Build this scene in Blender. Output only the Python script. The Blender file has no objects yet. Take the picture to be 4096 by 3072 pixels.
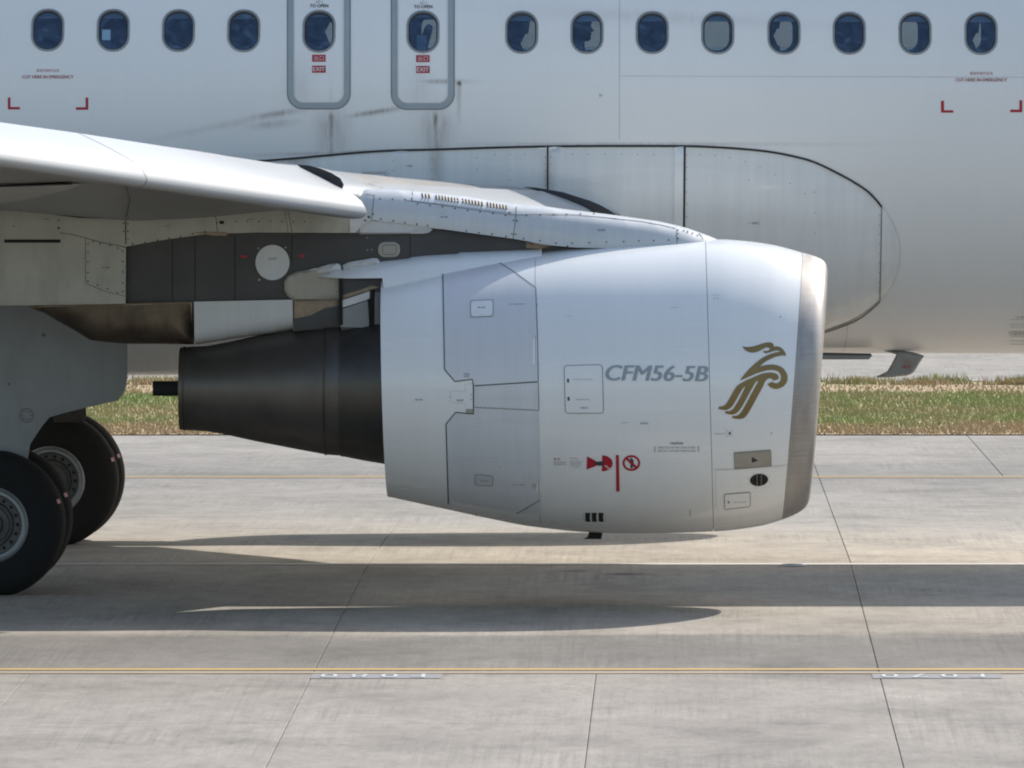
import bpy, bmesh, math, random
import numpy as np
from mathutils import Vector, Matrix
from mathutils.bvhtree import BVHTree
from mathutils.geometry import delaunay_2d_cdt

rnd = random.Random(7)
S = bpy.context.scene
COL = S.collection

# ------------------------------------------------------------------ camera
F, PX, PY, CY, CZ = 40800.0, 2745.0, 107.0, -85.0, 4.49
cam_d = bpy.data.cameras.new('camera')
cam = bpy.data.objects.new('camera', cam_d)
COL.objects.link(cam)
cam.location = (0, CY, CZ)
cam.rotation_euler = (math.pi / 2, 0, 0)
cam_d.sensor_width = 36
cam_d.lens = 36 * F / 4096
cam_d.shift_x = (2048 - PX) / 4096
cam_d.shift_y = -(1536 - PY) / 4096
cam_d.clip_start = 1
cam_d.clip_end = 6000
S.camera = cam

# ------------------------------------------------------------------ light
SUN = Vector((.84, .82, 1.0)).normalized()
el = math.asin(SUN.z)
az = math.atan2(SUN.x, SUN.y)
W = bpy.data.worlds.new('World')
S.world = W
W.use_nodes = True
nt = W.node_tree
sky = nt.nodes.new('ShaderNodeTexSky')
sky.sky_type = 'NISHITA'
sky.sun_disc = False
sky.sun_elevation = el
sky.sun_rotation = az
sky.air_density = 1.2
sky.dust_density = 1.8
sky.ozone_density = .7
bg = nt.nodes['Background']
nt.links.new(sky.outputs[0], bg.inputs[0])
bg.inputs[1].default_value = 0.15
sl = bpy.data.lights.new('sun', 'SUN')
sl.energy = 4.2
sl.angle = math.radians(.53)
sl.color = (1, .95, .87)
so = bpy.data.objects.new('sun', sl)
COL.objects.link(so)
so.rotation_euler = SUN.to_track_quat('Z', 'Y').to_euler()
vs = S.view_settings
vs.view_transform = 'Standard'
vs.look = 'None'
vs.gamma = 1
vs.exposure = 0.36
vs.use_curve_mapping = False
S.cycles.filter_width = 2.0

# ------------------------------------------------------------------ helpers
def P(px, py, d):
    return Vector(((px - PX) * d / F, d + CY, CZ - (py - PY) * d / F))

def tag(o, label=None, cat=None, group=None, kind=None):
    if label: o['label'] = label
    if cat: o['category'] = cat
    if group: o['group'] = group
    if kind: o['kind'] = kind
    return o

def empty(name, loc=(0, 0, 0)):
    o = bpy.data.objects.new(name, None)
    o.location = loc
    o.empty_display_size = .2
    COL.objects.link(o)
    return o

def mesh(name, verts, faces, mat, parent=None, smooth=None):
    me = bpy.data.meshes.new(name)
    me.from_pydata([tuple(v) for v in verts], [], [tuple(int(i) for i in f) for f in faces])
    me.validate()
    if mat: me.materials.append(mat)
    if smooth is not None:
        me.polygons.foreach_set('use_smooth', [True] * len(me.polygons))
        if smooth < 180: me.set_sharp_from_angle(angle=math.radians(smooth))
    me.update()
    o = bpy.data.objects.new(name, me)
    COL.objects.link(o)
    if parent:
        o.parent = parent
        o.matrix_parent_inverse = parent.matrix_basis.inverted()
    return o

def loft(name, rings, mat, parent=None, closed=True, cap0=False, cap1=False, smooth=40, flip=False):
    n = len(rings[0])
    V = [v for r in rings for v in r]
    Fc = []
    m = n if closed else n - 1
    for i in range(len(rings) - 1):
        for j in range(m):
            a, b = i * n + j, i * n + (j + 1) % n
            q = (a, b, b + n, a + n)
            Fc.append(q[::-1] if flip else q)
    if cap0: Fc.append(tuple(range(n)) if flip else tuple(range(n))[::-1])
    if cap1:
        k = (len(rings) - 1) * n
        c = tuple(range(k, k + n))
        Fc.append(c[::-1] if flip else c)
    return mesh(name, V, Fc, mat, parent, smooth)

def inside(pts, loops):
    x, y = pts[:, 0], pts[:, 1]
    c = np.zeros(len(pts), bool)
    for L in loops:
        L = np.asarray(L, float)
        x0, y0 = L[:, 0], L[:, 1]
        x1, y1 = np.roll(x0, -1), np.roll(y0, -1)
        for a, b, p, q in zip(x0, y0, x1, y1):
            if b == q: continue
            m = ((b > y) != (q > y))
            c ^= m & (x < (p - a) * (y - b) / (q - b) + a)
    return c

def resample(L, step):
    out = []
    L = np.asarray(L, float)
    for i in range(len(L)):
        a, b = L[i], L[(i + 1) % len(L)]
        n = max(1, int(math.ceil(np.hypot(*(b - a)) / step)))
        for k in range(n): out.append(a + (b - a) * k / n)
    return np.array(out)

def segdist(pts, loops):
    best = np.full(len(pts), 1e9)
    for L in loops:
        L = np.asarray(L, float)
        for a, b in zip(L, np.roll(L, -1, 0)):
            ab = b - a
            t = np.clip(((pts - a) @ ab) / max(ab @ ab, 1e-12), 0, 1)
            dd = np.hypot(*(pts - a - t[:, None] * ab).T)
            best = np.minimum(best, dd)
    return best

def tri2d(loops, step, sy=None):
    """triangulate region between loops (even-odd) with interior grid points"""
    sy = sy or step
    rl = [resample(L, min(step, sy)) for L in loops]
    allp = np.vstack(rl)
    lo, hi = allp.min(0), allp.max(0)
    gx = np.arange(lo[0] + step * .5, hi[0], step)
    gy = np.arange(lo[1] + sy * .5, hi[1], sy)
    if len(gx) and len(gy):
        G = np.stack(np.meshgrid(gx, gy), -1).reshape(-1, 2)
        G = G[inside(G, loops)]
        if len(G):
            dd = segdist(G, loops)
            G = G[dd > min(step, sy) * .35]
    else: G = np.zeros((0, 2))
    edges = []
    k = 0
    for r in rl:
        n = len(r)
        edges += [(k + i, k + (i + 1) % n) for i in range(n)]
        k += n
    V = [Vector(v) for v in allp] + [Vector(v) for v in G]
    o = delaunay_2d_cdt(V, edges, [], 0, 1e-6)
    v = np.array([tuple(a) for a in o[0]])
    f = np.array([list(a) for a in o[2] if len(a) == 3])
    cen = v[f].mean(1)
    f = f[inside(cen, loops)]
    # consistent ccw
    a, b, c = v[f[:, 0]], v[f[:, 1]], v[f[:, 2]]
    ar = (b[:, 0] - a[:, 0]) * (c[:, 1] - a[:, 1]) - (b[:, 1] - a[:, 1]) * (c[:, 0] - a[:, 0])
    f = f[np.abs(ar) > 1e-12]
    ar = ar[np.abs(ar) > 1e-12]
    f[ar < 0] = f[ar < 0][:, ::-1]
    used = np.unique(f)
    mp = -np.ones(len(v), int)
    mp[used] = np.arange(len(used))
    return v[used], mp[f]

def boundary(f):
    s = {}
    for t in f:
        for i in range(3):
            e = (int(t[i]), int(t[(i + 1) % 3]))
            s[e] = 1
    return [e for e in s if (e[1], e[0]) not in s]

def inflate(name, poly, yc, hw, r, mat, parent=None, step=.03, rounded=None, smooth=35, d=None):
    """side outline (photo pixels) -> solid of half width hw about y=yc with rounded edges"""
    d = d or (yc - hw - CY)
    L = [(P(x, y, d).x, P(x, y, d).z) for x, y in poly]
    v, f = tri2d([L], step)
    rl = [L]
    if rounded:
        segs = [[(P(x, y, d).x, P(x, y, d).z) for x, y in s] for s in rounded]
        dl = np.full(len(v), 1e9)
        for s in segs:
            s2 = s + s[::-1][1:-1] if len(s) > 2 else s
            dl = np.minimum(dl, segdist(v, [s2]))
    else: dl = segdist(v, rl)
    dd = np.minimum(dl, r)
    h = hw - r + np.sqrt(np.maximum(r * r - (r - dd) ** 2, 0))
    n = len(v)
    V = [(a[0], yc - b, a[1]) for a, b in zip(v, h)] + [(a[0], yc + b, a[1]) for a, b in zip(v, h)]
    Fc = [tuple(t) for t in f] + [(t[2] + n, t[1] + n, t[0] + n) for t in f]
    for a, b in boundary(f): Fc.append((b, a, a + n, b + n))
    return mesh(name, V, Fc, mat, parent, smooth)

EXT = .5
class Surf:
    """surfaces that lettering and panels are laid on"""
    def __init__(s, objs):
        V, T, N = [], [], []
        k = 0
        for o in objs:
            me = o.data
            me.calc_loop_triangles()
            co = np.empty(len(me.vertices) * 3); me.vertices.foreach_get('co', co)
            no = np.empty(len(me.vertices) * 3); me.vertex_normals.foreach_get('vector', no)
            t = np.empty(len(me.loop_triangles) * 3, int); me.loop_triangles.foreach_get('vertices', t)
            V.append(co.reshape(-1, 3)); N.append(no.reshape(-1, 3)); T.append(t.reshape(-1, 3) + k)
            k += len(me.vertices)
        s.V, s.N, s.T = np.vstack(V), np.vstack(N), np.vstack(T)
        s.b = BVHTree.FromPolygons(s.V.tolist(), s.T.tolist())
        s.o = Vector((0, CY, CZ))
    def hit(s, px, py, off):
        dr = Vector(((px - PX) / F, 1, -(py - PY) / F)).normalized()
        loc, nn, i, dist = s.b.ray_cast(s.o, dr)
        if loc is None: return None
        a, b, c = s.T[i]
        A, B, C = s.V[a], s.V[b], s.V[c]
        v0, v1, v2 = B - A, C - A, np.array(loc) - A
        d00, d01, d11, d20, d21 = v0 @ v0, v0 @ v1, v1 @ v1, v2 @ v0, v2 @ v1
        q = d00 * d11 - d01 * d01
        v = (d11 * d20 - d01 * d21) / q; w = (d00 * d21 - d01 * d20) / q
        n = s.N[a] * (1 - v - w) + s.N[b] * v + s.N[c] * w
        n /= np.linalg.norm(n)
        if n @ np.array(dr) > 0: n = -n
        return np.array(loc) + n * off, n

def lay(name, v, f, surf, off, mat, parent, skirt=0):
    """2-D mesh in photo pixels laid on a surface"""
    pts, nor, ok = [], [], []
    for x, y in v:
        h = surf.hit(x, y, off)
        if h is None: pts.append((0, 0, 0)); nor.append((0, -1, 0)); ok.append(False)
        else: pts.append(tuple(h[0])); nor.append(tuple(h[1])); ok.append(True)
    ok = np.array(ok)
    f = np.array([t for t in f if ok[list(t)].all()])
    if not len(f): return None
    ymean = np.array(pts)
    ext = np.ptp(ymean[f][:, :, 1], axis=1)
    f = f[ext < EXT]
    used = np.unique(f); mp = -np.ones(len(pts), int); mp[used] = np.arange(len(used))
    pts = [pts[i] for i in used]; nor = [nor[i] for i in used]; f = mp[f]
    # image y runs down: flip so that faces look at the camera side
    Fc = [tuple(t[::-1]) for t in f]
    n = len(pts)
    NV = list(nor)
    if skirt:
        bd = boundary(f)
        idx = {}
        for a, b in bd:
            for q in (a, b):
                if q not in idx:
                    idx[q] = len(pts)
                    pts.append(tuple(np.array(pts[q]) - np.array(NV[q]) * skirt)); nor.append(nor[q])
            Fc.append((a, b, idx[b], idx[a]))
    o = mesh(name, pts, Fc, mat, parent, 180)
    if len(o.data.vertices) == len(nor):
        o.data.normals_split_custom_set_from_vertices([tuple(q) for q in nor])
    return o

def patch(name, loops, surf, off, mat, parent, step=10, skirt=0):
    v, f = tri2d(loops, step)
    return lay(name, v, f, surf, off, mat, parent, skirt)

def offset_line(pts, w, closed=False):
    pts = [np.array(p, float) for p in pts]
    n = len(pts)
    Lh, Rh = [], []
    for i in range(n):
        if closed: a, b = pts[i - 1], pts[(i + 1) % n]
        else: a, b = pts[max(i - 1, 0)], pts[min(i + 1, n - 1)]
        t = b - a; t /= max(np.hypot(*t), 1e-9)
        nn = np.array([-t[1], t[0]])
        Lh.append(pts[i] + nn * w / 2); Rh.append(pts[i] - nn * w / 2)
    return Lh, Rh

def line(name, pts, w, surf, off, mat, parent, closed=False, step=12):
    """narrow strip of width w photo pixels along a polyline"""
    p = [np.array(q, float) for q in pts]
    seq = p + ([p[0]] if closed else [])
    fine = []
    for a, b in zip(seq[:-1], seq[1:]):
        n = max(1, int(np.hypot(*(b - a)) / step))
        fine += [a + (b - a) * k / n for k in range(n)]
    if not closed: fine.append(seq[-1])
    Lh, Rh = offset_line(fine, w, closed)
    n = len(fine)
    v = np.array(Lh + Rh)
    f = []
    m = n if closed else n - 1
    for i in range(m):
        j = (i + 1) % n
        f += [(i, i + n, j + n), (i, j + n, j)]
    f = np.array(f)
    a, b, c = v[f[:, 0]], v[f[:, 1]], v[f[:, 2]]
    ar = (b[:, 0] - a[:, 0]) * (c[:, 1] - a[:, 1]) - (b[:, 1] - a[:, 1]) * (c[:, 0] - a[:, 0])
    f[ar < 0] = f[ar < 0][:, ::-1]
    return lay(name, v, f, surf, off, mat, parent)

def ellipse(cx, cy, rx, ry, n=28, rot=0):
    c, s = math.cos(rot), math.sin(rot)
    return [(cx + rx * math.cos(t) * c - ry * math.sin(t) * s, cy + rx * math.cos(t) * s + ry * math.sin(t) * c)
            for t in [2 * math.pi * i / n for i in range(n)]]

def rrect(x0, y0, x1, y1, r, n=5):
    out = []
    for cx, cy, a0 in ((x1 - r, y1 - r, 0), (x0 + r, y1 - r, 90), (x0 + r, y0 + r, 180), (x1 - r, y0 + r, 270)):
        for k in range(n + 1):
            a = math.radians(a0 + 90 * k / n)
            out.append((cx + r * math.cos(a), cy + r * math.sin(a)))
    return out

def rquad(q, r, n=4):
    """quad with rounded corners"""
    out = []
    q = [np.array(p, float) for p in q]
    for i in range(4):
        a, b, c = q[i - 1], q[i], q[(i + 1) % 4]
        u = (a - b) / np.hypot(*(a - b)); w = (c - b) / np.hypot(*(c - b))
        s, e = b + u * r, b + w * r
        for k in range(n + 1):
            t = k / n
            out.append(tuple((1 - t) ** 2 * s + 2 * t * (1 - t) * b + t * t * e))
    return out

_txt = {}
def text2d(body, shear=0, bold=0, res=3):
    key = (body, shear, bold)
    if key in _txt: return _txt[key]
    cu = bpy.data.curves.new('txt', 'FONT')
    cu.body = body; cu.shear = shear; cu.offset = bold; cu.resolution_u = res
    cu.align_x = 'CENTER'; cu.space_character = 1.0 + bold * 2.5
    o = bpy.data.objects.new('txt', cu)
    COL.objects.link(o)
    bpy.context.view_layer.update()
    dg = bpy.context.evaluated_depsgraph_get()
    me = bpy.data.meshes.new_from_object(o.evaluated_get(dg))
    bm = bmesh.new(); bm.from_mesh(me)
    bmesh.ops.triangulate(bm, faces=bm.faces[:])
    for _ in range(2):
        ee = [e for e in bm.edges if e.calc_length() > .45]
        if ee:
            bmesh.ops.subdivide_edges(bm, edges=ee, cuts=1)
            bmesh.ops.triangulate(bm, faces=bm.faces[:])
    bmesh.ops.remove_doubles(bm, verts=bm.verts[:], dist=1e-5)
    v = np.array([(w.co.x, w.co.y) for w in bm.verts])
    bm.verts.index_update()
    f = np.array([[w.index for w in g.verts] for g in bm.faces])
    bm.free()
    bpy.data.objects.remove(o); bpy.data.meshes.remove(me); bpy.data.curves.remove(cu)
    if len(v) == 0: v = np.array([(0, 0), (1, 0), (1, 1)]); f = np.array([[0, 1, 2]])
    v = v - v.min(0); v = v / np.maximum(v.max(0), 1e-6)
    a, b, c = v[f[:, 0]], v[f[:, 1]], v[f[:, 2]]
    ar = (b[:, 0] - a[:, 0]) * (c[:, 1] - a[:, 1]) - (b[:, 1] - a[:, 1]) * (c[:, 0] - a[:, 0])
    f[ar < 0] = f[ar < 0][:, ::-1]
    _txt[key] = (v, f)
    return _txt[key]

def text(name, body, box, surf, off, mat, parent, shear=0, bold=0, tilt=0):
    v, f = text2d(body, shear, 0)
    x0, y0, x1, y1 = box
    if bold:
        n = len(v); wd = bold
        qs = [np.stack([x0 + v[:, 0] * (x1 - x0) + dx, y1 - v[:, 1] * (y1 - y0) + tilt * v[:, 0]], -1) for dx in (-wd, 0, wd)]
        obs = [lay(name, qq, f[:, ::-1], surf, off + .0007 * i, mat, parent) for i, qq in enumerate(qs)]
        if obs[0]:
            bm = bmesh.new()
            for o in obs: bm.from_mesh(o.data)
            bm.to_mesh(obs[0].data); bm.free()
            for o in obs[1:]: bpy.data.objects.remove(o)
        return obs[0]
    q = np.stack([x0 + v[:, 0] * (x1 - x0), y1 - v[:, 1] * (y1 - y0) + tilt * v[:, 0]], -1)
    return lay(name, q, f[:, ::-1], surf, off, mat, parent)

# ------------------------------------------------------------------ materials
class NT:
    def __init__(s, name):
        s.m = bpy.data.materials.new(name); s.m.use_nodes = True
        s.t = s.m.node_tree; s.n = s.t.nodes; s.b = s.n['Principled BSDF']
    def new(s, t, **k):
        q = s.n.new(t)
        for a, b in k.items(): setattr(q, a, b)
        return q
    def link(s, a, b): s.t.links.new(a, b)
    def val(s, x, i):
        if hasattr(x, 'links') or isinstance(x, bpy.types.NodeSocket): s.link(x, i)
        else: i.default_value = x
    def math(s, op, a, b=0.0, c=None, clamp=False):
        q = s.new('ShaderNodeMath', operation=op, use_clamp=clamp)
        s.val(a, q.inputs[0]); s.val(b, q.inputs[1])
        if c is not None: s.val(c, q.inputs[2])
        return q.outputs[0]
    def pos(s):
        g = s.new('ShaderNodeNewGeometry'); x = s.new('ShaderNodeSeparateXYZ')
        s.link(g.outputs['Position'], x.inputs[0])
        return g.outputs['Position'], x.outputs[0], x.outputs[1], x.outputs[2]
    def scaled(s, v, sc, loc=(0, 0, 0)):
        q = s.new('ShaderNodeMapping'); s.link(v, q.inputs[0])
        q.inputs['Scale'].default_value = sc; q.inputs['Location'].default_value = loc
        return q.outputs[0]
    def noise(s, v, scale=1, detail=4, rough=.5, dist=0):
        q = s.new('ShaderNodeTexNoise'); s.link(v, q.inputs['Vector'])
        q.inputs['Scale'].default_value = scale; q.inputs['Detail'].default_value = detail
        q.inputs['Roughness'].default_value = rough; q.inputs['Distortion'].default_value = dist
        return q.outputs['Fac']
    def ramp(s, x, stops, interp='LINEAR'):
        q = s.new('ShaderNodeValToRGB'); s.link(x, q.inputs[0])
        e = q.color_ramp.elements; q.color_ramp.interpolation = interp
        while len(e) < len(stops): e.new(.5)
        for i, (p, c) in enumerate(stops):
            e[i].position = p
            e[i].color = (c, c, c, 1) if not isinstance(c, tuple) else (*c, 1)
        return q.outputs[0]
    def mix(s, f, a, b, mode='MIX'):
        q = s.new('ShaderNodeMix', data_type='RGBA', blend_type=mode)
        s.val(f, q.inputs[0])
        for x, i in ((a, 6), (b, 7)):
            if isinstance(x, tuple): q.inputs[i].default_value = (*x, 1) if len(x) == 3 else x
            else: s.link(x, q.inputs[i])
        return q.outputs[2]
    def bump(s, h, st, dist=.01):
        q = s.new('ShaderNodeBump'); s.link(h, q.inputs['Height'])
        q.inputs['Strength'].default_value = st; q.inputs['Distance'].default_value = dist
        s.link(q.outputs[0], s.b.inputs['Normal'])

def simple(name, col, rough=.5, metal=0, coat=0, var=.12, scale=9, grime=None):
    q = NT(name)
    p, x, y, z = q.pos()
    n = q.noise(p, scale, 6, .6)
    f = q.ramp(n, [(.25, 1 - var), (.75, 1 + var * .4)])
    c = q.mix(1.0, tuple(col), f, 'MULTIPLY')
    if grime:
        n2 = q.noise(q.scaled(p, (2.2, 2.2, .5)), 2.1, 7, .7)
        c = q.mix(q.ramp(n2, [(.48, 0.0), (.8, grime[1])]), c, grime[0])
    q.link(c, q.b.inputs['Base Color'])
    q.b.inputs['Roughness'].default_value = rough
    q.b.inputs['Metallic'].default_value = metal
    q.b.inputs['Coat Weight'].default_value = coat
    q.b.inputs['Coat Roughness'].default_value = .12
    if rough < .5:
        r = q.math('MULTIPLY_ADD', n, .18, rough - .09)
        q.link(r, q.b.inputs['Roughness'])
    return q.m

def paint(name, col, stains=(), streak=.05, rough=.33, low=None, coat=.35):
    q = NT(name)
    p, x, y, z = q.pos()
    big = q.noise(q.scaled(p, (.7, .7, .9)), 1.0, 5, .55)
    st = q.noise(q.scaled(p, (14, 3, .55)), 1.0, 5, .65)      # faint rain streaks running down
    hz = q.noise(q.scaled(p, (.5, 2, 9)), 1.0, 4, .6)          # air-flow smears
    c = q.mix(1.0, tuple(col), q.ramp(big, [(.3, .955), (.7, 1.0)]), 'MULTIPLY')
    c = q.mix(1.0, c, q.ramp(st, [(.35, 1 - streak), (.62, 1.0)]), 'MULTIPLY')
    c = q.mix(1.0, c, q.ramp(hz, [(.3, 1 - streak * .7), (.6, 1.0)]), 'MULTIPLY')
    fine = q.noise(q.scaled(p, (9, 9, 9)), 4.0, 8, .75)
    spk = q.ramp(fine, [(.70, 0.0), (.80, .35)])
    c = q.mix(spk, c, (.30, .27, .23))
    if stains:
        tot = None
        n = q.noise(q.scaled(p, (26, 5, 5)), 1.0, 5, .7)
        wob = q.math('MULTIPLY_ADD', n, 1.5, -.12, clamp=True)
        for (cx, cz, sx, sz, amt, sl, up) in stains:
            dx = q.math('SUBTRACT', x, cx)
            zz = q.math('SUBTRACT', z, cz)
            if sl: zz = q.math('SUBTRACT', zz, q.math('MULTIPLY', dx, sl))
            ex = q.math('POWER', q.math('MULTIPLY', dx, 1 / sx), 2.0)
            # longer tail below than above
            ez = q.math('POWER', q.math('MULTIPLY', zz, 1 / sz), 2.0)
            if up:
                eu = q.math('POWER', q.math('MULTIPLY', zz, 1 / up), 2.0)
                gt = q.math('GREATER_THAN', zz, 0.0)
                ez = q.math('ADD', q.math('MULTIPLY', ez, q.math('SUBTRACT', 1.0, gt)), q.math('MULTIPLY', eu, gt))
            e = q.math('MULTIPLY', q.math('EXPONENT', q.math('MULTIPLY', q.math('ADD', ex, ez), -1.0)), amt)
            tot = e if tot is None else q.math('MAXIMUM', tot, e)
        near = q.math('LESS_THAN', y, 0.0)
        tot = q.math('MULTIPLY', q.math('MULTIPLY', tot, wob), near, clamp=True)
        c = q.mix(q.math('MULTIPLY', tot, 1.3, clamp=True), c, (.14, .09, .068))
    q.link(c, q.b.inputs['Base Color'])
    q.link(q.math('MULTIPLY_ADD', hz, .16, rough - .08), q.b.inputs['Roughness'])
    q.b.inputs['Coat Weight'].default_value = coat
    q.b.inputs['Coat Roughness'].default_value = .1
    q.bump(q.noise(q.scaled(p, (1.6, 1.6, 1.2)), 1.0, 2, .4), .04, .05)
    return q.m

def fx(px, d=83.1): return (px - PX) * d / F
def fz(py, d=83.1): return CZ - (py - PY) * d / F
FST = [(fx(1326), fz(470), .028, .30, .85, 0, .05), (fx(1326), fz(500), .13, .34, .42, 0, .12), (fx(1325), fz(560), .016, .30, .5, 0, .3),
       (fx(1743), fz(470), .028, .32, .85, 0, .05), (fx(1742), fz(500), .13, .34, .45, 0, .12), (fx(1746), fz(600), .022, .32, .6, 0, .3),
       (fx(1836), fz(333), .022, .026, 1.3, 0, .022), (fx(1836), fz(345), .02, .26, .5, 0, .03), (fx(1770), fz(325), .20, .022, .55, 0, .018),
       (fx(1500), fz(448), .22, .022, .75, .16, .02), (fx(1100), fz(456), .20, .028, .6, .16, .024), (fx(900), fz(500), .5, .03, .22, .2, .03),
       (fx(1200), fz(345), .10, .20, .18, 0, .2), (fx(1680), fz(350), .10, .20, .16, 0, .2), (fx(1090), fz(496), .18, .035, .4, .1, .03),
       (fx(2700), fz(70), 1.2, .06, .16, -.05, .05), (fx(2560), fz(575), 1.3, .02, .38, 0, .012), (fx(1480), fz(606), .9, .02, .45, .03, .015)]
M = {}
M['fus'] = paint('fuselage_white_paint', (.82, .825, .815), FST, .012, .40, coat=.1)
M['fair'] = paint('fairing_paint', (.77, .785, .785), [(fx(1180), fz(640), .14, .16, .45, 0, .1), (fx(1745), fz(640), .05, .3, .55, 0, .1), (fx(2195), fz(700), .05, .3, .4, 0, .2)], .07, .36)
M['nac'] = paint('nacelle_white_paint', (.81, .82, .815), (), .022, .26, coat=.5)
M['nacgrey'] = paint('nacelle_grey_paint', (.66, .665, .69), (), .035, .34)
M['strip'] = paint('nacelle_light_strip', (.66, .68, .71), (), .06, .3)
M['wing'] = simple('wing_grey_paint', (.27, .27, .255), .42, 0, .1, .2, 3, ((.2, .19, .17), .5))
M['wtop'] = simple('wing_upper_paint', (.34, .325, .30), .42, 0, .1, .22, 2.5, ((.2, .18, .15), .4))
M['slat'] = simple('slat_white_paint', (.35, .365, .38), .5, 0, .6, .05, 2)
M['pyl'] = paint('pylon_grey_paint', (.58, .60, .61), (), .07, .36)
M['olive'] = simple('pylon_rear_paint', (.42, .42, .375), .45, 0, 0, .16, 4, ((.2, .2, .17), .6))
M['dark'] = simple('dark_titanium', (.062, .062, .064), .5, .3, 0, .25, 3)
M['core'] = simple('burnt_nozzle_metal', (.135, .125, .115), .42, .7, 0, .18, 2.5, ((.06, .055, .05), .45))
M['core2'] = simple('core_cowl_metal', (.10, .095, .088), .40, .75, 0, .25, 4)
M['heat'] = simple('heat_stained_metal', (.13, .10, .07), .42, .6, 0, .45, 5, ((.025, .022, .02), 1.0))
M['bronze'] = simple('bronze_bracket', (.30, .23, .16), .45, .4, 0, .4, 12)
M['black'] = simple('black_recess', (.012, .012, .013), .85, 0, 0, .1)
M['seal'] = simple('dark_sealant_and_shade', (.035, .036, .04), .7, 0, 0, .4, 20)
M['seam'] = simple('grey_seam', (.14, .14, .145), .7, 0, 0, .3, 20)
M['faint'] = simple('faint_seam', (.50, .51, .52), .5, 0, 0, .1)
M['red'] = simple('red_marking', (.42, .012, .03), .5, 0, 0, .12, 30)
M['pale_red'] = simple('faded_red_marking', (.44, .14, .16), .55, 0, 0, .2, 60)
M['ink'] = simple('black_lettering', (.05, .055, .06), .6, 0, 0, .3, 60)
M['pale_ink'] = simple('grey_lettering', (.22, .235, .25), .6, 0, 0, .2, 60)
M['lgrey'] = simple('blue_grey_lettering', (.30, .35, .385), .45, 0, 0, .05, 9)
M['wlet'] = simple('white_lettering', (.72, .68, .68), .5)
M['gold'] = simple('gold_emblem', (.235, .165, .058), .42, .25, .2, .15, 7)
M['rim'] = simple('window_frame_metal', (.30, .31, .31), .45, .5, 0, .1)
M['band'] = simple('door_outline_grey', (.33, .375, .40), .42, 0, .1, .1, 4)
M['beige'] = simple('bare_access_plate', (.36, .345, .295), .45, .2, 0, .15, 8, ((.22, .19, .14), .4))
M['shade'] = simple('window_shade', (.42, .44, .46), .6)
M['cabin'] = simple('cabin_lining', (.055, .06, .075), .9)
M['seatc'] = simple('seat_cloth', (.02, .03, .07), .9)
M['cloth'] = simple('dark_clothing', (.02, .028, .05), .9)
M['skin'] = simple('skin', (.16, .09, .07), .6)
M['hair'] = simple('black_hair', (.01, .01, .012), .6)
M['card'] = simple('pale_card', (.86, .90, .97), .6)
M['cardr'] = simple('card_red_edge', (.5, .15, .16), .6)
M['rubber'] = simple('tyre_rubber', (.006, .0065, .007), .85, 0, 0, .3, 14)
M['wheel'] = simple('wheel_metal', (.27, .285, .29), .42, .5, 0, .15)
M['wdisc'] = simple('wheel_disc_paint', (.10, .10, .10), .5, .4, 0, .3, 20)
M['hub'] = simple('brake_metal', (.07, .065, .06), .5, .6, 0, .4, 20)
M['strut'] = simple('strut_metal', (.35, .36, .36), .35, .6)
M['door'] = simple('gear_door_paint', (.29, .31, .315), .45, 0, 0, .15, 3, ((.16, .16, .16), .4))
M['pink'] = simple('pink_slip_mark', (.6, .32, .36), .6)
M['blade_m'] = simple('louvre_metal', (.74, .68, .58), .4, .2)

# bare metal intake lip, brushed round its ring
q = NT('intake_lip_metal')
p, x, y, z = q.pos()
n = q.noise(q.scaled(p, (1.2, 5, 60)), 1.0, 6, .7)
n2 = q.noise(q.scaled(p, (10, 3, 3)), 1.0, 5, .6)
c = q.mix(q.ramp(n2, [(.3, 0.0), (.7, 1.0)]), (.34, .32, .305), (.45, .43, .41))
q.link(q.mix(1.0, c, q.ramp(n, [(.3, .86), (.7, 1.0)]), 'MULTIPLY'), q.b.inputs['Base Color'])
q.b.inputs['Metallic'].default_value = .6
q.link(q.math('MULTIPLY_ADD', n2, .14, .44), q.b.inputs['Roughness'])
M['lip'] = q.m

# window acrylic: clear, bluish, reflecting
q = NT('window_acrylic')
q.n.remove(q.b)
out = q.n['Material Output']
tr = q.new('ShaderNodeBsdfTransparent'); tr.inputs[0].default_value = (.41, .52, .67, 1)
gl = q.new('ShaderNodeBsdfGlossy'); gl.inputs['Color'].default_value = (.6, .75, .95, 1); gl.inputs['Roughness'].default_value = .08
mx = q.new('ShaderNodeMixShader'); mx.inputs[0].default_value = .15
p, x, y, z = q.pos(); q.link(q.ramp(q.noise(q.scaled(p, (5, 5, 9)), 1.0, 5, .65, 1.5), [(.35, .10), (.55, .14), (.75, .28)]), mx.inputs[0]); q.link(tr.outputs[0], mx.inputs[1]); q.link(gl.outputs[0], mx.inputs[2]); q.link(mx.outputs[0], out.inputs[0])
M['glass'] = q.m

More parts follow.
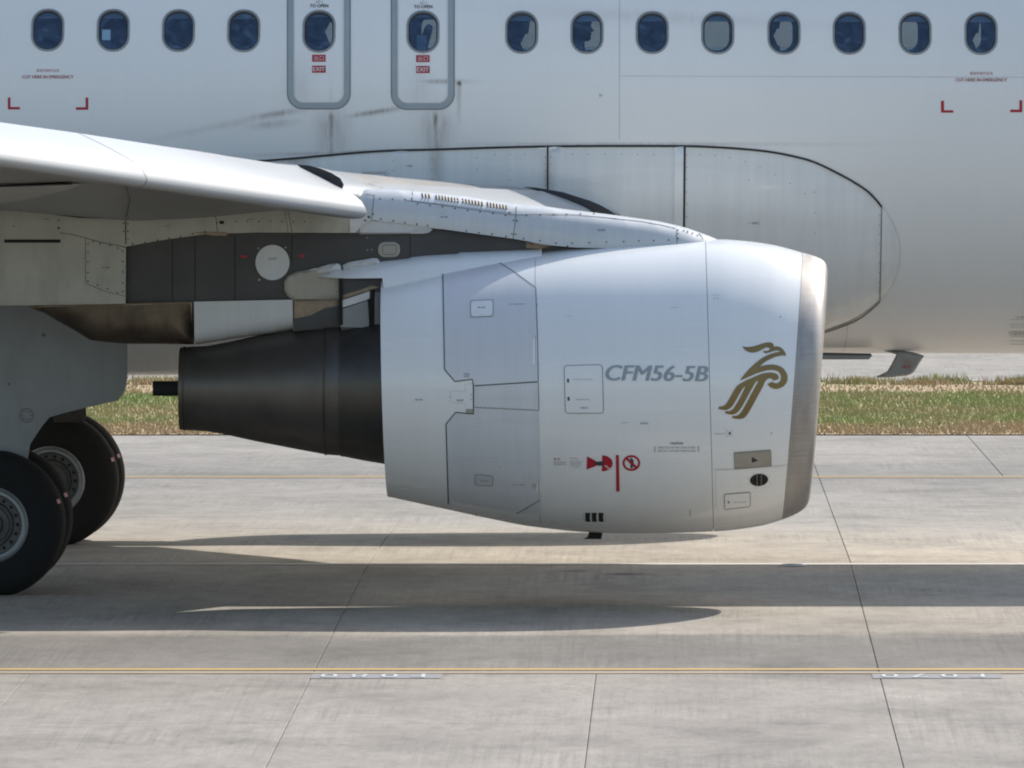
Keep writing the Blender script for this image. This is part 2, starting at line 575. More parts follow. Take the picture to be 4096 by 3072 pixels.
# concrete
def concrete(name, tint=(1, 1, 1)):
    q = NT(name)
    p, x, y, z = q.pos()
    oi = q.new('ShaderNodeObjectInfo')
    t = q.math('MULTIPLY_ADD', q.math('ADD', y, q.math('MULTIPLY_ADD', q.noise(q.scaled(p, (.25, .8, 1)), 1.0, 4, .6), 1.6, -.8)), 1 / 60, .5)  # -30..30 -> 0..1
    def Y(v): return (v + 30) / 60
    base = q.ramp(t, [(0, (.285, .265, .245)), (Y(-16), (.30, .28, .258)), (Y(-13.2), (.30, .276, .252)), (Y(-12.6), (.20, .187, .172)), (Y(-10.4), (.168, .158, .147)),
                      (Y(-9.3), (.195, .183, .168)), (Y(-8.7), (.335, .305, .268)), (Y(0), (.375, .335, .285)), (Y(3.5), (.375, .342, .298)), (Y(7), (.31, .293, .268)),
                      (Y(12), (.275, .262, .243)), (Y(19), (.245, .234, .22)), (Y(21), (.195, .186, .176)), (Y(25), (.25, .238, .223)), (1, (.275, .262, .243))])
    # long smears and tyre wear along the line of travel
    w1 = q.noise(q.scaled(p, (.55, .40, 1)), 1.0, 8, .70, .3)
    w2 = q.noise(q.scaled(p, (2.2, 1.1, 1), (7, 3, 0)), 1.0, 7, .7, .5)
    blot = q.noise(q.scaled(p, (.9, .28, 1), (2, 9, 0)), 1.0, 6, .65)
    c = q.mix(1.0, base, q.ramp(w1, [(.37, .76), (.47, .95), (.60, 1.07)]), 'MULTIPLY')
    c = q.mix(1.0, c, q.ramp(w2, [(.30, .86), (.5, 1.0), (.72, 1.08)]), 'MULTIPLY')
    c = q.mix(1.0, c, q.ramp(blot, [(.3, .90), (.6, 1.03)]), 'MULTIPLY')
    w3 = q.noise(q.scaled(p, (7, 2.4, 1), (3, 1, 0)), 1.0, 6, .72)
    c = q.mix(1.0, c, q.ramp(w3, [(.30, .84), (.5, 1.0), (.70, 1.08)]), 'MULTIPLY')
    gr_ = q.noise(q.scaled(p, (40, 6, 1)), 1.0, 5, .8)
    c = q.mix(1.0, c, q.ramp(gr_, [(.30, .88), (.5, 1.0), (.70, 1.08)]), 'MULTIPLY')
    # broom texture across the slab, in patches
    br = q.noise(q.scaled(p, (22, .30, 1)), 1.0, 6, .75)
    m = q.ramp(q.noise(q.scaled(p, (.5, .35, 1), (4, 4, 0)), 1.0, 4, .65), [(.45, 0.1), (.62, 1.0)])
    c = q.mix(m, c, q.mix(1.0, c, q.ramp(br, [(.32, .74), (.5, 1.0), (.70, 1.16)]), 'MULTIPLY'))
    c = q.mix(1.0, c, q.ramp(oi.outputs['Random'], [(0, .95), (1, 1.04)]), 'MULTIPLY')
    # dark cracks / vegetation-coloured blots
    s = q.noise(q.scaled(p, (1.6, 1.9, 1), (31, 7, 0)), 1.0, 8, .75)
    c = q.mix(q.ramp(s, [(.60, 0.0), (.74, .6)]), c, (.12, .11, .095))
    for cx, cy, sx, sy in ((-.92, -1.35, .13, .14), (-.50, -1.75, .16, .15)):
        ex = q.math('POWER', q.math('MULTIPLY', q.math('SUBTRACT', x, cx), 1 / sx), 2.0)
        ey = q.math('POWER', q.math('MULTIPLY', q.math('SUBTRACT', y, cy), 1 / sy), 2.0)
        g = q.math('EXPONENT', q.math('MULTIPLY', q.math('ADD', ex, ey), -1.0))
        c = q.mix(q.math('MULTIPLY', g, q.math('MULTIPLY_ADD', w2, 2.0, -.2), clamp=True), c, (.06, .055, .052))
    c = q.mix(1.0, c, tint, 'MULTIPLY')
    q.link(c, q.b.inputs['Base Color'])
    q.b.inputs['Roughness'].default_value = .82
    q.b.inputs['Specular IOR Level'].default_value = .35
    q.bump(q.noise(p, 60, 4, .7), .15, .01)
    return q.m
M['conc'] = concrete('weathered_concrete', (.95, .93, .895))

def marking(name, col, wear):
    q = NT(name)
    p, x, y, z = q.pos()
    n = q.noise(q.scaled(p, (1.1, 16, 1)), 1.0, 7, .7)
    c = q.mix(q.ramp(n, [(.45, 0.0), (.72, wear)]), tuple(col), (.25, .22, .19))
    q.link(c, q.b.inputs['Base Color']); q.b.inputs['Roughness'].default_value = .75
    return q.m
M['yel'] = marking('yellow_line_paint', (.50, .325, .085), .55)
M['yel2'] = marking('faded_yellow_line_paint', (.38, .305, .20), .9)
M['bluebox'] = marking('blue_grey_ground_paint', (.235, .236, .25), .9)
M['whitep'] = marking('white_ground_paint', (.50, .52, .52), .3)
M['pale'] = marking('pale_centre_line', (.62, .60, .56), .35)

def grass_mat(name, blade):
    q = NT(name)
    p, x, y, z = q.pos()
    n = q.noise(q.scaled(p, (.5, .32, 1)), 1.0, 6, .65)
    n2 = q.noise(q.scaled(p, (5, 2, 1)), 1.0, 5, .7)
    g = q.mix(n2, (.235, .285, .085), (.36, .405, .15))
    b = q.mix(n2, (.40, .29, .165), (.54, .40, .24))
    yy = q.math('ADD', y, q.math('MULTIPLY_ADD', n, 5.0, -2.5))
    def Y(v): return (v - 30) / 26
    t = q.math('MULTIPLY_ADD', yy, 1 / 26, -30 / 26)
    band = q.ramp(t, [(Y(32), 0), (Y(36.2), 0.05), (Y(37.6), .85), (Y(41), .62), (Y(44), .95), (Y(46.2), .85), (Y(47.6), .10), (Y(50.0), 0.1), (Y(50.6), 1.0), (Y(51.2), 1.0)])
    f = q.math('ADD', band, q.ramp(n, [(.4, -.0), (.75, .25)]), clamp=True)
    pt = q.ramp(q.noise(q.scaled(p, (.8, .5, 1), (5, 1, 0)), 1.0, 5, .7), [(.40, 1.0), (.62, .35)])
    f = q.math('MULTIPLY', f, pt)
    c = q.mix(f, b, g)
    if not blade: c = q.mix(1.0, c, (.80, .77, .74), 'MULTIPLY')
    q.link(c, q.b.inputs['Base Color']); q.b.inputs['Roughness'].default_value = .8
    if blade:
        q.b.inputs['Subsurface Weight'].default_value = 0
    else:
        q.bump(q.noise(p, 9, 5, .7), .6, .05)
    return q.m
M['soil'] = grass_mat('dry_turf', False)
M['blade'] = grass_mat('grass_blades', True)
q = NT('far_field'); p, x, y, z = q.pos()
q.link(q.mix(q.noise(q.scaled(p, (.02, .02, 1)), 1, 6, .6), (.09, .12, .045), (.20, .17, .09)), q.b.inputs['Base Color'])
q.b.inputs['Roughness'].default_value = .9
M['field'] = q.m

# ================================================================== GROUND
SLP = .0091
def gz(y):
    if y < -31: return .038 - SLP * 31
    if y > 33.8: return .038 - SLP * 33.8
    return .038 - SLP * abs(y)
def gd(py, near=True):
    k = (py - PY) / F
    return (5.2255 / (k + SLP)) if near else (3.6785 / (k - SLP))
def sheet(name, ys, x0, x1, dz, mat, parent=None):
    V, Fc = [], []
    for yv in ys: V += [(x0, yv, gz(yv) + dz), (x1, yv, gz(yv) + dz)]
    for i in range(len(ys) - 1): Fc.append((2 * i, 2 * i + 1, 2 * i + 3, 2 * i + 2))
    return mesh(name, V, Fc, mat, parent)
gr = sheet('ground', [-2500, -300, -100, -50, -31, -15, 0, 15, 33.8, 60, 150, 600, 2500], -2500, 2500, -.35, M['field'])
tag(gr, kind='structure')
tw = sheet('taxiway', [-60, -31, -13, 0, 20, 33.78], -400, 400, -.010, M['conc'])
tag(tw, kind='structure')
# pavement either side of the slabs that are laid out one by one
for xa, xb in ((-400, -14.64), (13.364, 400)):
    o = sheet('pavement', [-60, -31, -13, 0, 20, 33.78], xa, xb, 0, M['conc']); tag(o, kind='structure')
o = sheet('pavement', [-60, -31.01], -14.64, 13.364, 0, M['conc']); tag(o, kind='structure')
ft = sheet('far_taxiway', [51.4, 95], -400, 400, .02, M['conc']); tag(ft, kind='structure')
def cslab(x0, x1, y0, y1):
    g = .0023
    a, b, c, e = x0 + g, x1 - g, y0 + g * .5, y1 - g * .5
    bv = .004
    t = [(a + bv, c + bv, gz(c)), (b - bv, c + bv, gz(c)), (b - bv, e - bv, gz(e)), (a + bv, e - bv, gz(e))]
    m = [(a, c, gz(c) - bv), (b, c, gz(c) - bv), (b, e, gz(e) - bv), (a, e, gz(e) - bv)]
    w = [(v[0], v[1], v[2] - .005) for v in m]
    Fc = [(0, 1, 2, 3)]
    for i in range(4):
        j = (i + 1) % 4
        Fc += [(i + 4, j + 4, j, i), (i + 8, j + 8, j + 4, i + 4)]
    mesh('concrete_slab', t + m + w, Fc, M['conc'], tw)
mx_ = [-14.64, -10.64, -6.64, -2.64, 1.364, 5.364, 9.364, 13.364]
for i in range(7):
    for y0, y1 in ((-13, -9.1), (-9.1, -4.5), (-4.5, 0), (0, 4.5), (4.5, 9.2), (9.2, 14.6), (14.6, 20.3)):
        cslab(mx_[i], mx_[i + 1], y0, y1)
sx_ = [-14.64 + 2.0003 * i for i in range(15)]
for i in range(14):
    for y0, y1 in ((-31, -26.4), (-26.4, -22), (-22, -17.5), (-17.5, -13)):
        cslab(sx_[i], sx_[i + 1], y0, y1)
fxj = [-14.64, -8.6, -4.5, 1.364, 3.27, 7.3, 13.364]
for i in range(6):
    for y0, y1 in ((20.3, 27), (27, 33.78)): cslab(fxj[i], fxj[i + 1], y0, y1)
# painted lines on the taxiway
def gline(y0, y1, mat, x0=-60, x1=60, h=.004):
    o = mesh('painted_line', [(x0, y0, gz(y0) + h), (x1, y0, gz(y0) + h), (x1, y1, gz(y1) + h), (x0, y1, gz(y1) + h)], [(0, 1, 2, 3)], mat, tw)
    return o
gline(-12.63, -12.48, M['yel'])
gline(-12.95, -12.80, M['yel2'])
gline(19.95, 20.12, M['yel'])
gline(19.60, 19.75, M['yel2'])
gline(-.52, -.37, M['pale'])
# ground lettering, read from the other side
def gtext(body, x0, x1):
    yA, yB = -13.44, -13.0
    mesh('painted_panel', [(x0, yA, gz(yA) + .004), (x1, yA, gz(yA) + .004), (x1, yB, gz(yB) + .004), (x0, yB, gz(yB) + .004)], [(0, 1, 2, 3)], M['bluebox'], tw)
    v, f = text2d(body, 0, 0)
    w = x1 - x0
    V = []
    for a, b in v:
        xx = x1 - w * .13 - a * w * .80; yy = yB - .05 - b * (yB - yA - .10)
        V.append((xx, yy, gz(yy) + .008))
    mesh('painted_lettering', V, [tuple(t) for t in f], M['whitep'], tw)
gtext('F 0 8 0', fx(1246, 71.8), fx(1769, 71.8))
gtext('F 0 7 0', fx(3489, 71.8), fx(4005, 71.8))
# inset centre-line light
ti = P(3170, 2263, gd(2263)); 
il = empty('inset_taxiway_light', (ti.x, ti.y, gz(ti.y)))
tag(il, 'flush round centreline light with a pale metal rim set in the shaded concrete', 'ground light')
def disc_ring(r0, r1, h0, h1, n=28):
    V, Fc = [], []
    for i in range(n):
        a = 2 * math.pi * i / n
        V += [(r0 * math.cos(a), r0 * math.sin(a), h0), (r1 * math.cos(a), r1 * math.sin(a), h1)]
    for i in range(n):
        j = (i + 1) % n
        Fc.append((2 * i, 2 * i + 1, 2 * j + 1, 2 * j))
    return V, Fc
def at(V, c): return [(v[0] + c[0], v[1] + c[1], v[2] + c[2]) for v in V]
V, Fc = disc_ring(.085, .125, .014, .006); mesh('light_rim', at(V, il.location), Fc, M['wheel'], il, 60)
V, Fc = disc_ring(0.001, .083, .018, .012); mesh('light_lens', at(V, il.location), Fc, M['seal'], il, 60)

# grass between the taxiways
gs = sheet('grass_verge', [33.8, 35, 40, 46, 51.35], -60, 60, .012, M['soil']); tag(gs, kind='structure')
gs2 = sheet('far_grass', [95.1, 400], -400, 400, .012, M['field']); tag(gs2, kind='structure')
rg = np.random.default_rng(5)
def blades(name, n, x0, x1, y0, y1, hmin, hmax, wid, label, clump=0):
    if clump:
        cx = rg.uniform(x0, x1, clump); cy = rg.uniform(y0, y1, clump); k = rg.integers(0, clump, n)
        X = cx[k] + rg.normal(0, .22, n); Yv = np.clip(cy[k] + rg.normal(0, .12, n), y0, y1)
    else: X = rg.uniform(x0, x1, n); Yv = rg.uniform(y0, y1, n)
    H = rg.uniform(hmin, hmax, n) * (.55 + .45 * np.sin(X * 1.7 + np.sin(Yv * 1.3) * 2) ** 2)
    A = rg.uniform(0, math.pi, n); L = rg.normal(0, .35, (n, 2)) * H[:, None]
    z0 = gz(40) + .012
    dx, dy = np.cos(A) * wid, np.sin(A) * wid
    V = np.zeros((n, 3, 3))
    V[:, 0] = np.stack([X - dx, Yv - dy, np.full(n, z0)], -1)
    V[:, 1] = np.stack([X + dx, Yv + dy, np.full(n, z0)], -1)
    V[:, 2] = np.stack([X + L[:, 0], Yv + L[:, 1], z0 + H], -1)
    me = bpy.data.meshes.new(name)
    me.vertices.add(3 * n); me.vertices.foreach_set('co', V.reshape(-1))
    me.loops.add(3 * n); me.loops.foreach_set('vertex_index', np.arange(3 * n))
    me.polygons.add(n); me.polygons.foreach_set('loop_start', np.arange(0, 3 * n, 3))
    me.update(calc_edges=True)
    me.materials.append(M['blade'])
    o = bpy.data.objects.new(name, me); COL.objects.link(o)
    tag(o, label, 'grass', kind='stuff')
blades('grass', 90000, -13, 11, 36.4, 47.2, .03, .085, .012, 'green and straw coloured grass growing between the two taxiways')
blades('dry_grass', 26000, -13, 11, 33.82, 36.6, .02, .085, .012, 'dry brown grass along the near taxiway edge')
blades('tufted_grass', 15000, -13, 11, 50.2, 51.38, .04, .15, .012, 'bright green tufts along the edge of the far taxiway', 60)
blades('sparse_grass', 7000, -13, 11, 47.0, 50.6, .02, .07, .012, 'sparse dead grass on bare brown earth by the far taxiway')

# ================================================================== AIRLINER
plane = empty('airliner', (-5.5, 0, 0))
tag(plane, 'white twin-engined passenger jet rolling past on the concrete taxiway', 'airliner')
FA, FB, FZ = 1.975, 2.07, 3.84
def fscale(x):
    if x > 6.5:
        t = min((x - 6.5) / 5.5, 1); return max(math.sqrt(max(1 - t ** 2.2, 0)), .02), -.35 * t * t
    if x < -12:
        t = min((-12 - x) / 13.5, 1); return max(1 - t ** 1.7 * .93, .05), .75 * t ** 1.5
    return 1, 0
def fusp(x, ph, off=0):
    s, dz = fscale(x)
    c, sn = math.cos(ph), math.sin(ph)
    n = Vector((0, -c / FA, sn / FB)).normalized()
    return Vector((x, -FA * s * c, FZ + dz + FB * s * sn)) + n * off
def fhit(px, py):
    """photo pixel -> (x, phi) on the near fuselage side"""
    d = 83.1
    for _ in range(12):
        z = CZ - (py - PY) * d / F
        s = max(-1, min(1, (z - FZ) / FB))
        d = -CY - FA * math.sqrt(max(1 - s * s, 0))
    return (px - PX) * d / F, math.asin(s)

WPX = [(191, 119), (453, 120), (714, 121), (975, 122), (1276, 124), (1692, 126), (2087, 128), (2348, 129), (2609, 129), (2871, 130), (3136, 131), (3397, 131.5), (3660, 132), (3924, 132.5)]
wc = [fhit(*p) for p in WPX]
def oval(w, h, n=7):
    r = w * .47
    return rrect(-w / 2, -h / 2, w / 2, h / 2, r, n)
# window belt with real openings, both sides
def belt(off, w, h):
    b0, b1 = math.radians(4), math.radians(34)
    arc = 2.02
    Vs, Fs = [], []
    for side in (0, 1):
        loops = [[(-7.5, b0 * arc), (5, b0 * arc), (5, b1 * arc), (-7.5, b1 * arc)]]
        cs = list(wc)
        cs += [(wc[0][0] - .533, wc[0][1]), (wc[-1][0] + .533, wc[-1][1]), (wc[-1][0] + 1.066, wc[-1][1]), (wc[0][0] - 1.066, wc[0][1])]
        for cx, ph in cs: loops.append([(cx + a, ph * arc + b) for a, b in oval(w, h)])
        v, f = tri2d(loops, .16, .05)
        k = len(Vs)
        for a, s in v:
            ph = s / arc
            p_ = fusp(a, ph if not side else math.pi - ph, off)
            Vs.append(p_)
        for t in f: Fs.append(tuple(int(i) + k for i in (t if not side else t[::-1])))
    return Vs, Fs
def tube(off, w, h):
    Vs, Fs = belt(off, w, h)
    xs = sorted(set([-25.4, -24, -22, -20, -18, -16, -14, -12, -10] + [-7.5 + .625 * i for i in range(21)] + [5.8, 6.5, 7.5, 8.5, 9.5, 10.3, 11, 11.5, 11.8, 11.95]))
    deg = [34 + 2 * i for i in range(0, 57)] + [146 + 2.0 * i for i in range(0, 16)]
    # ring of phi: 34..146 (roof), 146..176 far belt, 176..364 (lower), 4..34 near belt
    ring = [34 + 4 * i for i in range(29)[:-1]] + [146 + 3 * i for i in range(10)] + [176 + 4 * i for i in range(47)] + [4 + 360 + 3 * i for i in range(10)]
    ring = [math.radians(a) for a in ring]
    n = len(ring); k = len(Vs)
    for x in xs:
        for a in ring: Vs.append(fusp(x, a, off))
    for i in range(len(xs) - 1):
        for j in range(n):
            a0, a1 = ring[j], ring[(j + 1) % n]
            am = math.degrees((a0 + (a1 if a1 > a0 else a1 + 2 * math.pi)) / 2) % 360
            if xs[i] >= -7.5 and xs[i + 1] <= 5 and (4 < am < 34 or 146 < am < 176): continue
            A = k + i * n + j; B = k + i * n + (j + 1) % n
            Fs.append((A, B, B + n, A + n)[::-1])
    return Vs, Fs
def setn(o, off=0):
    nn = []
    for v in o.data.vertices:
        s, dz = fscale(v.co.x)
        q = Vector((0, v.co.y / FA ** 2, (v.co.z - FZ - dz) / FB ** 2))
        s2, _ = fscale(v.co.x + .01); q.normalize(); q.x = -(s2 - s) / .01 * 2.0
        nn.append(tuple(q.normalized()))
    o.data.normals_split_custom_set_from_vertices(nn)
Vs, Fs = tube(0, .246, .334)
fus = mesh('fuselage', Vs, Fs, M['fus'], plane, 180)
bm = bmesh.new(); bm.from_mesh(fus.data); bmesh.ops.recalc_face_normals(bm, faces=bm.faces[:]); 
bm.to_mesh(fus.data); bm.free()
# make sure normals look outwards
me = fus.data
bad = sum(1 for p_ in me.polygons if p_.normal.dot(Vector((0, p_.center.y, p_.center.z - FZ))) < 0)
if bad > len(me.polygons) / 2: me.flip_normals()
me.polygons.foreach_set('use_smooth', [True] * len(me.polygons))
Vs, Fs = tube(-.09, .235, .325)
liner = mesh('cabin_lining', Vs, Fs, M['cabin'], fus, 180)
fsurf_src = fus

# belly fairing --------------------------------------------------------
up = [(-3600, 800), (-2000, 760), (0, 700), (600, 668), (1075, 641), (1487, 606), (1765, 597), (2048, 588), (2335, 584), (2701, 584), (2830, 587), (2950, 594), (3072, 606), (3170, 624), (3257, 648), (3350, 692), (3419, 730), (3477, 770), (3526, 826), (3570, 890), (3594, 955), (3600, 1010), (3592, 1075), (3565, 1140)]
lo_ = [(3519, 1203), (3442, 1268), (3396, 1291), (3303, 1323)]
up_raw = up
def crs(Pn, a, n=4):
    out = []
    for i in range(len(Pn) - 1):
        if i < a: out.append(Pn[i]); continue
        for k in range(n):
            t = k / n
            p0, p1, p2, p3 = [np.array(Pn[min(max(j, a), len(Pn) - 1)], float) for j in (i - 1, i, i + 1, i + 2)]
            out.append(tuple(.5 * ((2 * p1) + (p2 - p0) * t + (2 * p0 - 5 * p1 + 4 * p2 - p3) * t * t + (-p0 + 3 * p1 - 3 * p2 + p3) * t ** 3)))
    return out + [Pn[-1]]
up = crs(up_raw, 2)
U = [fhit(*p) for p in up] + [fhit(*p) for p in lo_]
tail = [(.95, math.radians(-62)), (.55, math.radians(-74)), (.38, math.radians(-90))]
nearp = U + tail
farp = [(a, -math.pi - b) for a, b in nearp[:-1]][::-1]
outl = [(a, b * 2.02) for a, b in nearp + farp]
v, f = tri2d([outl], .09)
dl = segdist(v, [outl[:-0 or None]])
V = []
for (a, s), dd in zip(v, dl):
    ph = s / 2.02
    t = min(dd / .75, 1); t = 1 - (1 - t) ** 2.2
    low = max(0, min(1, (-ph - .2) / 1.2)) if ph > -math.pi / 2 else max(0, min(1, (math.pi + ph - .2) / 1.2))
    V.append(fusp(a, ph, .007 + t * (.075 + .10 * low)))
fair = mesh('belly_fairing', V, [tuple(t) for t in f], M['fair'], plane, 180)
FS = Surf([fus, fair])
FU = Surf([fus])
# dark seal round the fairing, panel gaps
line('sealant_strip', [p for p in up if 600 < p[0] <= 3527 and p[1] < 830], 9.5, FS, .012, M['seal'], fair)
line('panel_gap', [(3526, 826), (3524, 960), (3521, 1100), (3519, 1203)], 3.6, FS, .006, M['seam'], fair)
line('sealant_strip', crs([(3519, 1203), (3480, 1239), (3442, 1266), (3396, 1290), (3303, 1323), (3200, 1350)], 0), 5, FS, .012, M['seal'], fair)
line('panel_gap', [(2191, 588), (2190.5, 762)], 6.5, FS, .008, M['seal'], fair)
line('panel_gap', [(2739, 588), (2736, 925)], 8, FS, .008, M['seal'], fair)
patch('joint_cover_strip', [[(2699, 588), (2734, 588), (2731, 915), (2697, 915)]], FS, .006, M['nac'], fair, 14, .006)
patch('joint_cover_strip', [[(2151, 584), (2186, 586), (2186, 602), (2151, 600)]], FS, .012, M['nac'], fair, 14, .008)
patch('joint_cover_strip', [[(2195, 584), (2229, 585), (2229, 602), (2195, 602)]], FS, .012, M['nac'], fair, 14, .008)
line('panel_gap', [(1448, 692), (1540, 693), (1544, 697), (1544, 720)], 2, FS, .006, M['seam'], fair)
line('panel_gap', [(1448, 686), (1548, 687), (1555, 692), (1555, 720)], 2, FS, .006, M['faint'], fair)
text('lettering', '192BT', (1627, 661, 1652, 667), FS, .008, M['ink'], fair)
text('lettering', '192AT', (3006, 887, 3036, 896), FS, .008, M['ink'], fair)
def dots(name, pts, r, surf, off, mat, parent):
    V, T = [], []
    for a in pts:
        rr = a[2] if len(a) > 2 else r
        k = len(V)
        for i in range(7):
            t = 2 * math.pi * i / 7
            V.append((a[0] + rr * math.cos(t), a[1] + rr * math.sin(t)))
        T += [(k, k + i, k + i + 1) for i in range(1, 6)]
    o = lay(name, np.array(V), np.array(T), surf, off, mat, parent)
    if o: o['kind'] = 'stuff'
    return o
D = []
D += [(2181, 600 + 28 * i) for i in range(6)] + [(2202, 600 + 28 * i) for i in range(3)] + [(2747, 620 + 49 * i) for i in range(6)]
D += [(3517, 860 + 38 * i) for i in range(9)] + [(3260, 768 + 82 * i) for i in range(3)] + [(2100 - 60 * i, 617) for i in range(3)]
D += [(2290 + 65 * i, 617) for i in range(6)] + [(2800 + 60 * i, 618 + 3.2 * i * i) for i in range(8)]
D += [(1728, 638 + 40 * i) for i in range(3)] + [(1908, 631), (1908, 677), (2040, 679), (2040, 720), (1572, 645), (1572, 682), (2995, 720), (2995, 893)]
dots('fasteners', D, 2.0, FS, .007, M['seam'], fair)

# fuselage seams & lettering --------------------------------------------
line('skin_lap', [(2478, -60), (2478, 560)], 2.2, FU, .0025, M['faint'], fus)
line('skin_lap', [(2478, 304), (4120, 309)], 1.8, FU, .0025, M['faint'], fus)
line('skin_lap', [(3390, 1300), (3388, 1350), (3375, 1405)], 2.4, FU, .0025, M['faint'], fus)
def lmark(pts, name='cut_corner_mark'): patch(name, [pts], FU, .003, M['red'], fus, 10)
lmark([(31.5, 390), (41.7, 390), (41.7, 428), (79.6, 428), (79.6, 437.5), (31.5, 437.5)])
lmark([(342.6, 390), (353, 390), (353, 439), (304, 439), (304, 429), (342.6, 429)])
lmark([(3764, 403), (3776, 403), (3776, 441), (3813, 441), (3813, 450.5), (3764, 450.5)])
lmark([(4077.5, 401), (4089, 401), (4089, 449), (4040.5, 449), (4040.5, 438.5), (4077.5, 438.5)])
text('lettering', 'CUT HERE IN EMERGENCY', (89, 301, 294, 314), FU, .003, M['pale_red'], fus, 0, .5)
text('lettering', '\u7d27\u6025\u65f6\u7834\u5f00\u6b64\u5904', (146, 276, 238, 288), FU, .003, M['pale_red'], fus)
text('lettering', 'CUT HERE IN EMERGENCY', (3823, 313, 4028, 326), FU, .003, M['pale_red'], fus, 0, .5)
text('lettering', '\u7d27\u6025\u65f6\u7834\u5f00\u6b64\u5904', (3879, 287, 3972, 300), FU, .003, M['pale_red'], fus)
patch('arrow_mark', [[(2397, 373), (2412, 382), (2397, 390)]], FU, .003, M['faint'], fus)
for yy, s, x0 in ((1268, '\u6ce8\u610f', 4062), (1328, 'HYDRA', 4036), (1336.5, 'CARGO', 4036)):
    text('lettering', s, (x0, yy - 4, 4096 if s != 'HYDRA' else 4100, yy + 3.5), FU, .003, M['pale_ink'], fus)
for yy in (1277, 1296, 1306, 1345, 1363, 1376): line('placard_rule', [(4040, yy), (4110, yy)], 1.8, FU, .003, M['faint'], fus)

# exit doors --------------------------------------------------------------
def exit_door(x0, x1, yb, wi):
    yt = -150
    cx, cy = WPX[wi]
    o = patch('exit_door', [rrect(x0, yt, x1, yb, 62, 8), rrect(x0 + 26, yt + 26, x1 - 26, yb - 26, 38, 8)], FU, .004, M['band'], plane, 16, .004)
    o['label'] = 'overwing exit with the pale paper in its window' if wi == 5 else 'overwing exit with a dark head in its window'
    line('door_gap', rrect(x0, yt, x1, yb, 62, 8), 3.0, FU, .0055, M['seam'], o, True)
    line('door_edge', rrect(x0 + 26, yt + 26, x1 - 26, yb - 26, 38, 8), 2.2, FU, .0055, M['wlet'], o, True)
    for k, (ya, ybb) in enumerate(((219, 247), (262.5, 291))):
        xa, xb = cx - 27.5, cx + 26.5
        dy = 1.5 if wi == 5 else 0
        s = patch('exit_sign', [[(xa, ya + dy), (xb, ya + dy), (xb, ybb + dy), (xa, ybb + dy)]], FU, .003, M['red'], o, 12)
        if k: text('sign_lettering', 'EXIT', (xa + 4, ya + dy + 6, xb - 3.5, ybb + dy - 6), FU, .0055, M['wlet'], o, 0, .7)
        else:
            text('sign_lettering', '\u51fa', (xa + 8, ya + dy + 5, xa + 25, ybb + dy - 5), FU, .0055, M['wlet'], o)
            text('sign_lettering', '\u53e3', (xa + 31, ya + dy + 6, xa + 47, ybb + dy - 5), FU, .0055, M['wlet'], o)
    text('sign_lettering', 'TO OPEN', (cx - 36, 17.5 + (3.5 if wi == 5 else 0), cx + 37, 30 + (3.5 if wi == 5 else 0)), FU, .003, M['ink'], o, 0, .5)
    text('sign_lettering', '\u5f00\u95e8', (cx - 13, 4 + (3.5 if wi == 5 else 0), cx + 15, 15 + (3.5 if wi == 5 else 0)), FU, .003, M['pale_ink'], o)
    line('arrow_mark', [(cx, -40), (cx, 2)], 3, FU, .003, M['ink'], o)
    return o
ex1 = exit_door(1150, 1401, 435.5, 4)
ex2 = exit_door(1565.5, 1817, 437.5, 5)

# windows -------------------------------------------------------------------
def window(cx, ph, far=False, closed=False, top=.045, parent=plane):
    def fr(pts, off):
        out = []
        for a, b in pts:
            pp = ph + b / 2.02
            out.append(fusp(cx + a, pp if not far else math.pi - pp, off))
        return out
    rings = [fr(oval(.270, .358, 6), .001), fr(oval(.266, .354, 6), .006), fr(oval(.240, .328, 6), .006), fr(oval(.234, .322, 6), .001), fr(oval(.232, .320, 6), -.06)]
    w = loft('window', rings, M['rim'], parent, True, smooth=50, flip=far)
    n = 28
    g = fr(oval(.236, .324, 6), -.022)
    mesh('window_pane', g, [tuple(range(len(g)))], M['glass'], w)
    g = fr(oval(.236, .324, 6), -.018); g2 = fr(oval(.216, .304, 6), -.021)
    loft('window_gasket', [g, g2], M['seal'], w, True, smooth=50)
    # sliding shade behind the pane
    h = .36 if closed else top
    zt = .165
    s0 = fr([(-.13, zt), (.13, zt), (.13, zt - h), (-.13, zt - h)], -.075)
    s1 = fr([(-.13, zt), (.13, zt), (.13, zt - h), (-.13, zt - h)], -.082)
    mesh('window_shade', s0 + s1, [(0, 1, 2, 3), (7, 6, 5, 4), (0, 4, 5, 1), (1, 5, 6, 2), (2, 6, 7, 3), (3, 7, 4, 0)], M['shade'], w)
    return w
for i, (cx, ph) in enumerate(wc):
    top = [.04, .04, .04, .04, .02, .02, .045, .045, .045, .045, .045, .045, .045, .045][i]
    window(cx, ph, False, False, top, (ex1 if i == 4 else ex2 if i == 5 else plane) if False else plane)
openfar = {4, 5, 6, 7, 9, 10, 12, 13}
for i, (cx, ph) in enumerate(wc + [(wc[0][0] - .533, wc[0][1]), (wc[-1][0] + .533, wc[-1][1]), (wc[-1][0] + 1.066, wc[-1][1]), (wc[0][0] - 1.066, wc[0][1])]):
    window(cx, ph, True, i not in openfar, .035)
for cx, ph in [(wc[0][0] - .533, wc[0][1]), (wc[-1][0] + .533, wc[-1][1]), (wc[-1][0] + 1.066, wc[-1][1]), (wc[0][0] - 1.066, wc[0][1])]:
    window(cx, ph, False, True)
